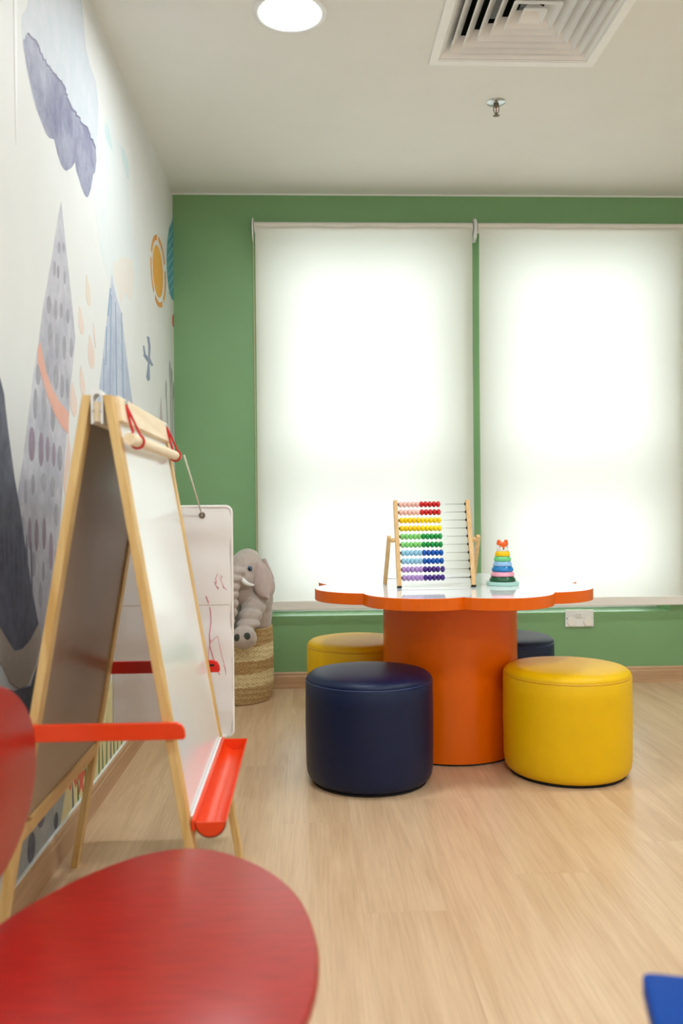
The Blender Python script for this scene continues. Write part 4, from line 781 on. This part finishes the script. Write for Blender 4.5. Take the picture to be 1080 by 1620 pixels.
for yc in (EY0 + 0.012, EY1 - 0.012):                                    # white plastic hinge saddles on the ridge
    b = NB(); prof = []
    for k in range(9):
        a = math.pi * k / 8; prof.append((0.016 * math.cos(a), TOPZ - 0.008 + 0.016 * math.sin(a)))
    inn = [(0.011 * math.cos(math.pi * k / 8), TOPZ - 0.010 + 0.009 * math.sin(math.pi * k / 8)) for k in range(9)]
    out = [(prof[0][0] - 0.001, TOPZ - 0.058)] + prof + [(prof[-1][0] + 0.001, TOPZ - 0.058), (inn[-1][0] + 0.001, TOPZ - 0.058)] + inn[::-1] + [(inn[0][0] - 0.001, TOPZ - 0.058)]
    prism(b, [(x * 0.72, z + 0.004) for x, z in out], -0.016, 0.016, 0, 1, Matrix(((1, 0, 0, 0), (0, 0, 1, ey(yc) + 0.006), (0, 1, 0, 0), (0, 0, 0, 1))))
    hg = finish('hinge', b, 'white_plastic', t)
    b = NB(); box(b, -0.0075, 0.0075, ey(yc) - 0.004, ey(yc) + 0.020, TOPZ - 0.050, TOPZ - 0.012, 0.002); finish('ridge_block', b, 'pine_pale', t)
    for s in (-1, 1):
        b = NB(); tube(b, [(s * 0.0072, ey(yc) - 0.011, TOPZ - 0.030), (s * 0.0055, ey(yc) - 0.011, TOPZ - 0.030)], 0.0032, 10); finish('screw', b, 'chrome', hg, angle=40)
for yc in (EY0 - 0.006, EY1 + 0.006):                                    # red spreader bars that lock the legs apart
    zc = 0.505; hw = legx(1, zc) + 0.034; b = NB(); out = []
    for sx in (1, -1):
        cs = [(sx * (hw - 0.016), 0.016), (sx * (hw - 0.006), 0.011), (sx * (hw - 0.001), 0.002), (sx * hw, -0.008), (sx * hw, -0.013), (sx * (hw - 0.004), -0.016)]
        out += cs if sx > 0 else cs[::-1]
    prism(b, out, -0.0055, 0.0055, 0.0018, 2, Matrix(((1, 0, 0, 0), (0, 0, 1, ey(yc)), (0, 1, 0, zc), (0, 0, 0, 1))))
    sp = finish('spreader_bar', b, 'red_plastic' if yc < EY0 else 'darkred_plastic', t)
    b = NB()
    for s in (-1, 1): box(b, s * (hw - 0.022) - 0.008, s * (hw - 0.022) + 0.008, ey(yc) - 0.0062, ey(yc) - 0.0052, zc + 0.0005, zc + 0.0055, 0)
    if yc > EY0: finish('slot', b, 'black_felt', sp)
    else: b.free()
# half round tray hooked on the drawing side
b = NB(); tz = 0.3275; tx = on_side(1, 0.31, 0.012).x + 0.003; y0, y1 = EY0 + 0.005, EY1 - 0.045; prof = []
wd, dp = 0.060, 0.030
for k in range(13):
    a = math.pi * k / 12; prof.append((wd / 2 - wd / 2 * math.cos(a), -dp * math.sin(a)))
n = len(prof); inn = [(wd / 2 + (x - wd / 2) * 0.93, z * 0.91) for x, z in prof]
sh = prof + inn[::-1]
va = [b.verts.new((tx + x, ey(y0), tz + z)) for x, z in sh]; vb = [b.verts.new((tx + x, ey(y1), tz + z)) for x, z in sh]
m_ = len(sh)
for k in range(m_): b.faces.new((va[k], va[(k + 1) % m_], vb[(k + 1) % m_], vb[k]))
for vv in (va, vb):
    for k in range(n - 1): b.faces.new((vv[k], vv[k + 1], vv[m_ - 2 - k], vv[m_ - 1 - k]))
for yy in (y0, y0 + 0.003, y1 - 0.003, y1):                              # end walls, a pair of skins each
    pass
for ya, yb in ((y0, y0 + 0.004), (y1 - 0.004, y1)):
    prism(b, [(x, z) for x, z in prof], ya - 1.94, yb - 1.94, 0, 1, Matrix(((1, 0, 0, tx), (0, 0, 1, 0), (0, 1, 0, tz), (0, 0, 0, 1))))
box(b, tx - 0.006, tx + 0.002, ey(y0), ey(y1), tz - 0.016, tz + 0.004, 0.001)
finish('tray', b, 'red_plastic', t, angle=35)
b = NB(); bar(b, on_side(1, 0.322, 0.008) + Vector((0, ey(EY0 + LD), 0)), on_side(1, 0.322, 0.008) + Vector((0, ey(EY1 - LD), 0)), 0.006, 0.012, (0, 0, 1), 0.001); finish('board_edging', b, 'white_plastic', t)
# paper roll dowel in red cord loops
dz = 1.056; dp_ = on_side(1, dz, 0.0245)
b = NB(); tube(b, [(dp_.x, ey(EY0 + 0.018), dz), (dp_.x, ey(EY1 - 0.012), dz)], 0.0115, 24); dw = finish('paper_roll_dowel', b, 'pine_pale', t, angle=40)
for yc in (1.695, 2.185):
    st = on_side(1, 1.127, 0.0175); b = NB(); pts = []
    e_ = Vector((dp_.x, 0, dz)); rad = 0.0140
    tube(b, [(st.x, ey(yc), st.z), (st.x + 0.006, ey(yc) - 0.004, st.z - 0.022), (dp_.x - rad * 0.2, ey(yc) - 0.010, dz + rad * 1.1), (dp_.x - rad * 0.72, ey(yc) - 0.010, dz + 0.3 * rad)], 0.0026, 8)
    loop = [(st.x, ey(yc), st.z)] + [(st.x + 0.008, ey(yc) + 0.006, st.z - 0.020)]
    for k in range(9):
        a = R(60 - k * 26); loop.append((dp_.x + rad * math.cos(a), ey(yc) + 0.014 + 0.001 * k, dz + rad * math.sin(a)))
    tube(b, loop, 0.0024, 8)
    finish('cord_loop', b, 'red_cord', t, smooth=True)
    b = NB(); tube(b, [(st.x - 0.002, ey(yc), st.z), (st.x + 0.005, ey(yc), st.z + 0.001)], 0.0048, 12); finish('screw', b, 'chrome', t, angle=40)

# ================================================================ HANGING WHITE SHEET behind the easel
t = thing('hanging_sheet', 'white cloth sheet with red scribbles hanging at the far end of the easel', 'hanging sheet', (-0.379, 2.42, 0.600))
W2, H2, rc = 0.166, 0.3235, 0.016
def half_w(z):
    d = H2 - abs(z); 
    return W2 - (0 if d >= rc else rc - math.sqrt(max(0, rc * rc - (rc - d) ** 2)))
def wave(x, z): return 0.0022 * math.sin(z * 38 + x * 6) + 0.0016 * math.sin(z * 61 + 1.3) + 0.0012 * math.sin(x * 40 + z * 10) - 0.0035 * math.exp(-((z - 0.047) / 0.006) ** 2) * -1
b = NB(); rows = [H2 * (-1 + 2 * (0.5 - 0.5 * math.cos(math.pi * i / 56))) for i in range(57)]; fr_, bk = [], []
for z_ in rows:
    hw = half_w(z_) + 0.0012 * math.sin(z_ * 70)
    fr_.append([b.verts.new((hw * (-1 + 2 * j / 16), -0.004 + wave(hw * (-1 + 2 * j / 16), z_), z_)) for j in range(17)])
    bk.append([b.verts.new((hw * (-1 + 2 * j / 16), 0.004 + wave(hw * (-1 + 2 * j / 16), z_), z_)) for j in range(17)])
for i in range(56):
    for j in range(16):
        b.faces.new((fr_[i][j], fr_[i][j + 1], fr_[i + 1][j + 1], fr_[i + 1][j])); b.faces.new((bk[i][j], bk[i + 1][j], bk[i + 1][j + 1], bk[i][j + 1]))
    b.faces.new((fr_[i][0], fr_[i + 1][0], bk[i + 1][0], bk[i][0])); b.faces.new((fr_[i][16], bk[i][16], bk[i + 1][16], fr_[i + 1][16]))
for i in (0, 56):
    for j in range(16): b.faces.new((fr_[i][j], bk[i][j], bk[i][j + 1], fr_[i][j + 1]))
finish('sheet', b, 'canvas', t, angle=50)
b = NB(); edge = [(half_w(z_), 0, z_) for z_ in rows] + [(-half_w(z_), 0, z_) for z_ in rows[::-1]]; edge.append(edge[0])
tube(b, edge, 0.0046, 8); finish('edge_binding', b, 'felt_white', t, smooth=True)
b = NB(); tube(b, [(x_, -0.0062 + wave(x_, 0.047), 0.047) for x_ in [W2 * (-0.96 + 1.92 * i / 12) for i in range(13)]], 0.0011, 6); finish('stitch_line', b, 'stitch', t)
for s in (-1, 1):
    b = NB(); torus(b, 0.0065, 0.0024, 0, 20, 8); bmesh.ops.rotate(b, verts=b.verts[:], cent=(0, 0, 0), matrix=Matrix.Rotation(R(90), 3, 'X')); bmesh.ops.translate(b, vec=(s * 0.085, -0.007 + wave(s * .085, .3), 0.300), verts=b.verts[:])
    finish('eyelet', b, 'brass', t, smooth=True)
    b = NB(); tube(b, [(s * 0.085, -0.009, 0.301), (s * 0.046 + 0.0115, ey(2.262) - ey(2.42), 0.460)], 0.0022, 8); finish('cord', b, 'white_cord', t, smooth=True)
def ink(pts, r=0.0009):
    b = NB(); sp = []
    for i in range(len(pts) - 1):
        for k in range(4):
            u = k / 4; sp.append((pts[i][0] * (1 - u) + pts[i + 1][0] * u, pts[i][1] * (1 - u) + pts[i + 1][1] * u))
    sp.append(pts[-1]); tube(b, [(x_, -0.0044 + wave(x_, z_), z_) for x_, z_ in sp], r, 5); return b
finish('scribble', ink([(0.094, 0.072), (0.100, 0.056), (0.106, 0.030), (0.107, 0.000), (0.103, -0.035), (0.104, -0.070), (0.112, -0.100), (0.122, -0.130), (0.130, -0.150)], 0.0012), 'red_ink', t)
finish('scribble', ink([(0.104, -0.060), (0.116, -0.048), (0.126, -0.040), (0.130, -0.060), (0.135, -0.090), (0.143, -0.120), (0.148, -0.150), (0.146, -0.128), (0.139, -0.125)], 0.0006), 'red_ink', t)
finish('scribble', ink([(0.106, -0.050), (0.100, -0.080), (0.099, -0.105), (0.103, -0.12)], 0.0006), 'red_ink', t)
finish('scribble', ink([(0.127, 0.135), (0.121, 0.120), (0.124, 0.108), (0.118, 0.112), (0.128, 0.090), (0.124, 0.100), (0.131, 0.093)], 0.0008), 'red_ink', t)
finish('scribble', ink([(0.134, 0.130), (0.140, 0.124), (0.134, 0.120), (0.146, 0.092), (0.140, 0.100), (0.152, 0.088)], 0.0007), 'red_ink', t)

# ================================================================ BASKET AND PLUSH ELEPHANT
KX, KY, KR, KH = -0.352, 4.118, 0.183, 0.345
t = thing('woven_basket', 'round woven seagrass basket with light and dark bands holding the plush elephant', 'basket', (KX, KY, 0))
b = NB(); NT, NZ = 330, 46; g = []
def kr(z): return KR - 0.016 * max(0, 1 - z / 0.10) ** 2 - 0.004 * max(0, (z - 0.2) / 0.145)
for i in range(NZ * 2 + 1):
    z_ = 0.002 + (KH - 0.002) * i / (NZ * 2); row = i // 2; ring = []
    for k in range(NT):
        ph = (k // 3 + row) % 2; bulge = 0.0050 * (1 if (i % 2) else 0.1) * (1 if (k % 3 == 1) else 0.45) * (1 if ph else 0.1)
        r_ = kr(z_) + bulge + 0.0012 * math.sin(row * 1.9 + k * 0.05); a = 2 * math.pi * k / NT
        ring.append(b.verts.new((r_ * math.cos(a), r_ * math.sin(a), z_ + 0.0025 * math.sin(a * 5 + 1) * z_ / KH)))
    g.append(ring)
for a, c in zip(g, g[1:]):
    for k in range(NT): b.faces.new((a[k], a[(k + 1) % NT], c[(k + 1) % NT], c[k]))
inr = [b.verts.new(((kr(KH) - 0.008) * math.cos(2 * math.pi * k / NT), (kr(KH) - 0.008) * math.sin(2 * math.pi * k / NT), KH)) for k in range(NT)]
inb = [b.verts.new(((KR - 0.026) * math.cos(2 * math.pi * k / NT), (KR - 0.026) * math.sin(2 * math.pi * k / NT), 0.012)) for k in range(NT)]
for k in range(NT):
    k2 = (k + 1) % NT
    b.faces.new((g[-1][k], g[-1][k2], inr[k2], inr[k])); b.faces.new((inr[k], inr[k2], inb[k2], inb[k]))
b.faces.new(inb); b.faces.new(g[0])
finish('basket_wall', b, 'seagrass', t, angle=70)
b = NB(); pts = [((kr(KH) - 0.003) * math.cos(a), (kr(KH) - 0.003) * math.sin(a), KH + 0.0025 * math.sin(a * 5 + 1)) for a in [2 * math.pi * k / 80 for k in range(81)]]
tube(b, pts, 0.0058, 10, False); finish('basket_rim', b, 'seagrass', t, smooth=True)

E = thing('plush_elephant', 'grey plush toy elephant with white tusks sitting in the woven basket', 'plush toy', (KX, KY, 0.03))
def eb(b, x, y, z, r, rot=None): ball(b, (x - KX, y - KY, z - 0.03), r, rot)
b = NB()
eb(b, -0.300, 4.130, 0.275, (0.115, 0.115, 0.235))                       # seat and belly inside the basket
eb(b, -0.254, 4.085, 0.415, (0.086, 0.100, 0.130))
eb(b, -0.240, 4.060, 0.480, (0.078, 0.085, 0.100))                       # chest
eb(b, -0.290, 4.010, 0.622, (0.084, 0.088, 0.092))                       # head
eb(b, -0.282, 4.020, 0.655, (0.070, 0.075, 0.068), None)
eb(b, -0.300, 3.965, 0.590, (0.062, 0.060, 0.056))                       # cheeks
eb(b, -0.305, 4.000, 0.540, (0.066, 0.062, 0.085))                       # chest under the trunk
tr = [(-0.326, 3.930, 0.622, .052, .026), (-0.343, 3.908, 0.592, .050, .024), (-0.352, 3.896, 0.556, .046, .026), (-0.353, 3.890, 0.520, .043, .024), (-0.352, 3.889, 0.482, .040, .028), (-0.353, 3.886, 0.442, .037, .026), (-0.360, 3.876, 0.405, .034, .026)]
for x_, y_, z_, r_, h_ in tr: eb(b, x_, y_, z_, (r_, r_ * 0.95, h_))
arm = [(-0.236, 4.000, 0.492, .056, .050), (-0.252, 3.970, 0.452, .056, .046), (-0.263, 3.935, 0.418, .055, .036), (-0.270, 3.905, 0.384, .056, .026)]
for x_, y_, z_, r_, h_ in arm: eb(b, x_, y_, z_, (r_, r_ * 0.85, h_))
eb(b, -0.287, 3.866, 0.329, (0.0575, 0.050, 0.054))                      # paw over the rim
eb(b, -0.420, 3.990, 0.440, (0.050, 0.050, 0.070))                       # other arm, behind the sheet
me = bpy.data.meshes.new('tmp'); b.to_mesh(me); b.free(); o = bpy.data.objects.new('tmp', me); C.objects.link(o)
md = o.modifiers.new('r', 'REMESH'); md.mode = 'VOXEL'; md.voxel_size = 0.0042
ms = o.modifiers.new('s', 'SMOOTH'); ms.factor = 0.5; ms.iterations = 7
tx_ = bpy.data.textures.new('folds', 'CLOUDS'); tx_.noise_scale = 0.045
mdp = o.modifiers.new('d', 'DISPLACE'); mdp.texture = tx_; mdp.strength = 0.006; mdp.mid_level = 0.5
dg = bpy.context.evaluated_depsgraph_get(); me2 = bpy.data.meshes.new_from_object(o.evaluated_get(dg))
bpy.data.objects.remove(o)
for p in me2.polygons: p.use_smooth = True
me2.materials.clear(); me2.materials.append(M['plush'])
body = bpy.data.objects.new('body', me2); C.objects.link(body); body.parent = E
def ear(name, c, tip_dir, w_, l_, nrm, mtl, curl):
    b = NB(); c = Vector(c) - Vector((KX, KY, 0.03)); td = Vector(tip_dir).normalized(); nr = Vector(nrm); nr = (nr - td * nr.dot(td)).normalized(); sd = td.cross(nr)
    gf = []
    for i in range(15):
        u = i / 14; ww = w_ * (0.45 + 0.55 * math.sin(math.pi / 2 * min(1, u / 0.62))) * math.sqrt(max(0.0, 1 - max(0, (u - 0.62) / 0.38) ** 2))
        gf.append([(c + td * (l_ * u) + sd * (ww * v) + nr * (curl * u * u + 0.014 * math.sin(v * 2.2) - 0.012 * v * v), 0.009 * math.sqrt(max(0.02, 1 - v * v)) * (1 if u < 0.9 else 0.5)) for v in [-1 + j / 6 for j in range(13)]])
    fr1 = [[b.verts.new(p + nr * h) for p, h in r_] for r_ in gf]; bk1 = [[b.verts.new(p - nr * h) for p, h in r_] for r_ in gf]
    for i in range(14):
        for j in range(12):
            b.faces.new((fr1[i][j], fr1[i][j + 1], fr1[i + 1][j + 1], fr1[i + 1][j])); b.faces.new((bk1[i][j], bk1[i + 1][j], bk1[i + 1][j + 1], bk1[i][j + 1]))
        b.faces.new((fr1[i][0], fr1[i + 1][0], bk1[i + 1][0], bk1[i][0])); b.faces.new((fr1[i][12], bk1[i][12], bk1[i + 1][12], fr1[i + 1][12]))
    for i in (0, 14):
        for j in range(12): b.faces.new((fr1[i][j], bk1[i][j], bk1[i][j + 1], fr1[i][j + 1]))
    bmesh.ops.remove_doubles(b, verts=b.verts[:], dist=0.0004)
    return finish(name, b, mtl, E, smooth=True)
ear('ear', (-0.226, 3.965, 0.662), (0.27, 0.0, -1.0), 0.053, 0.175, (0.30, -1, 0.05), 'plush_pink', 0.010)
ear('ear', (-0.205, 4.050, 0.672), (0.42, 0.10, -0.75), 0.040, 0.110, (0.9, -0.6, 0.2), 'plush_pink', -0.015)
b = NB(); p0, p1 = Vector((-0.306, 3.915, 0.594)), Vector((-0.243, 3.893, 0.563)); pts = []; rs = []
for i in range(9):
    u = i / 8; p = p0.lerp(p1, u); p.z -= 0.010 * math.sin(math.pi * u); pts.append(p - Vector((KX, KY, 0.03))); rs.append(0.0135 * (1 - 0.72 * u) + 0.001)
tube(b, pts, rs, 14); finish('tusk', b, 'felt_white', E, smooth=True)
b = NB(); tube(b, [p + Vector((-0.07, 0.0, -0.012)) for p in pts[::-1]], rs[::-1], 14); b.free()
b = NB(); eb(b, -0.264, 3.9305, 0.634, (0.0125, 0.0085, 0.0135)); ey_ = finish('eye', b, 'eye_blue', E, smooth=True)
b = NB(); eb(b, -0.2645, 3.9235, 0.634, (0.0055, 0.003, 0.0062)); finish('pupil', b, 'black_gloss', ey_, smooth=True)
for x_, z_ in ((-0.316, 0.336), (-0.271, 0.342)):
    b = NB(); eb(b, x_, 3.8185 + abs(x_ + 0.287) * 0.18, z_, (0.0155, 0.007, 0.0165)); finish('toenail', b, 'plush_dark', E, smooth=True)

# ================================================================ RED CHAIR in the foreground
t = thing('red_chair', 'red painted childrens chair with oval seat and oval backrest, close in front', 'chair', (-0.205, 1.13, 0))
SZ = 0.36
half = [(-0.189, 1.430), (-0.112, 1.386), (-0.0485, 1.312), (-0.0095, 1.222), (0.0075, 1.125), (0.0108, 1.062), (0.0055, 0.993), (-0.0084, 0.934)]
left = [(-0.2733, 1.407), (-0.3349, 1.3456), (-0.3763, 1.2867), (-0.4168, 1.207), (-0.437, 1.14)]
pts = half + [(-0.035, 0.870), (-0.080, 0.815), (-0.145, 0.780), (-0.215, 0.775), (-0.290, 0.795), (-0.355, 0.845), (-0.405, 0.925), (-0.432, 1.02), (-0.440, 1.09)] + left[::-1]
def smooth_loop(p, it=5):
    q = [Vector(v) for v in p]
    out = []
    n = len(q)
    for i in range(n):
        p0_, p1_, p2_, p3_ = q[i - 1], q[i], q[(i + 1) % n], q[(i + 2) % n]
        for k in range(it):
            u = k / it
            out.append(0.5 * ((2 * p1_) + (p2_ - p0_) * u + (2 * p0_ - 5 * p1_ + 4 * p2_ - p3_) * u * u + (3 * p1_ - p0_ - 3 * p2_ + p3_) * u ** 3))
    for _ in range(6): out = [(out[i - 1] + out[i] * 2 + out[(i + 1) % len(out)]) / 4 for i in range(len(out))]
    return out
so = [(v.x + 0.205, v.y - 1.13) for v in smooth_loop(pts)]
finish('seat', prism(NB(), so, SZ - 0.018, SZ, 0.005, 3), 'red_chair', t, angle=30)
b = NB(); n = 64; cb = Vector((-0.462 + 0.205, 1.205 - 1.13, 0.530)); 
mt = Matrix(((math.sin(R(6)), 0, 1, 0), (0, 1, 0, 0), (0, 0, 0, 0), (0, 0, 0, 1)))
th = R(4)
rows_ = Matrix(((0, -math.sin(th), math.cos(th), cb.x), (1, 0, 0, cb.y), (0, math.cos(th), math.sin(th), cb.z), (0, 0, 0, 1)))
bo = [(0.240 * math.cos(2 * math.pi * k / n), 0.142 * math.sin(2 * math.pi * k / n)) for k in range(n)]
prism(b, bo, -0.008, 0.008, 0.005, 3, rows_); finish('backrest', b, 'red_chair', t, angle=30)
b = NB(); bar(b, (-0.222, -0.04, 0.345), (-0.266, -0.04, 0.56), 0.014, 0.09, (0, 1, 0), 0.004); finish('back_support', b, 'red_chair', t)
for s in (-1, 1):
    for q in (-0.13, 0.13):
        b = NB(); bar(b, (q * 1.25, s * 0.19 - 0.02, 0.0), (q, s * 0.16 - 0.02, SZ - 0.018), 0.028, 0.028, (0, 1, 0), 0.005)
        for v in b.verts:
            if v.co.z < 0.01: v.co.z = 0.0
        finish('leg', b, 'pine', t)

# ================================================================ BLUE TABLE whose corner shows at the lower right
BZ = 0.46; th = R(-14.5)
cxy = Vector((0.329, 0.838)); ex_ = Vector((math.cos(th), math.sin(th))); ey2 = Vector((math.sin(th), -math.cos(th)))
ctr = cxy + ex_ * 0.27 + ey2 * 0.27
t = thing('blue_table', 'bright blue low square table, only its corner showing', 'table', (ctr.x, ctr.y, 0), th)
def rrect(hx, hy, r, n=6):
    o = []
    for cx, cy, a0 in ((hx - r, hy - r, 0), (-hx + r, hy - r, 90), (-hx + r, -hy + r, 180), (hx - r, -hy + r, 270)):
        for k in range(n + 1): a = R(a0 + 90 * k / n); o.append((cx + r * math.cos(a), cy + r * math.sin(a)))
    return o
finish('table_top', prism(NB(), rrect(0.27, 0.27, 0.010), BZ - 0.022, BZ, 0.003, 2), 'blue_lacquer', t, angle=30)
for sx in (-1, 1):
    for s in (-1, 1):
        finish('leg', box(NB(), sx * 0.215 - 0.02, sx * 0.215 + 0.02, s * 0.215 - 0.02, s * 0.215 + 0.02, 0, BZ - 0.022, 0.004), 'blue_lacquer', t)
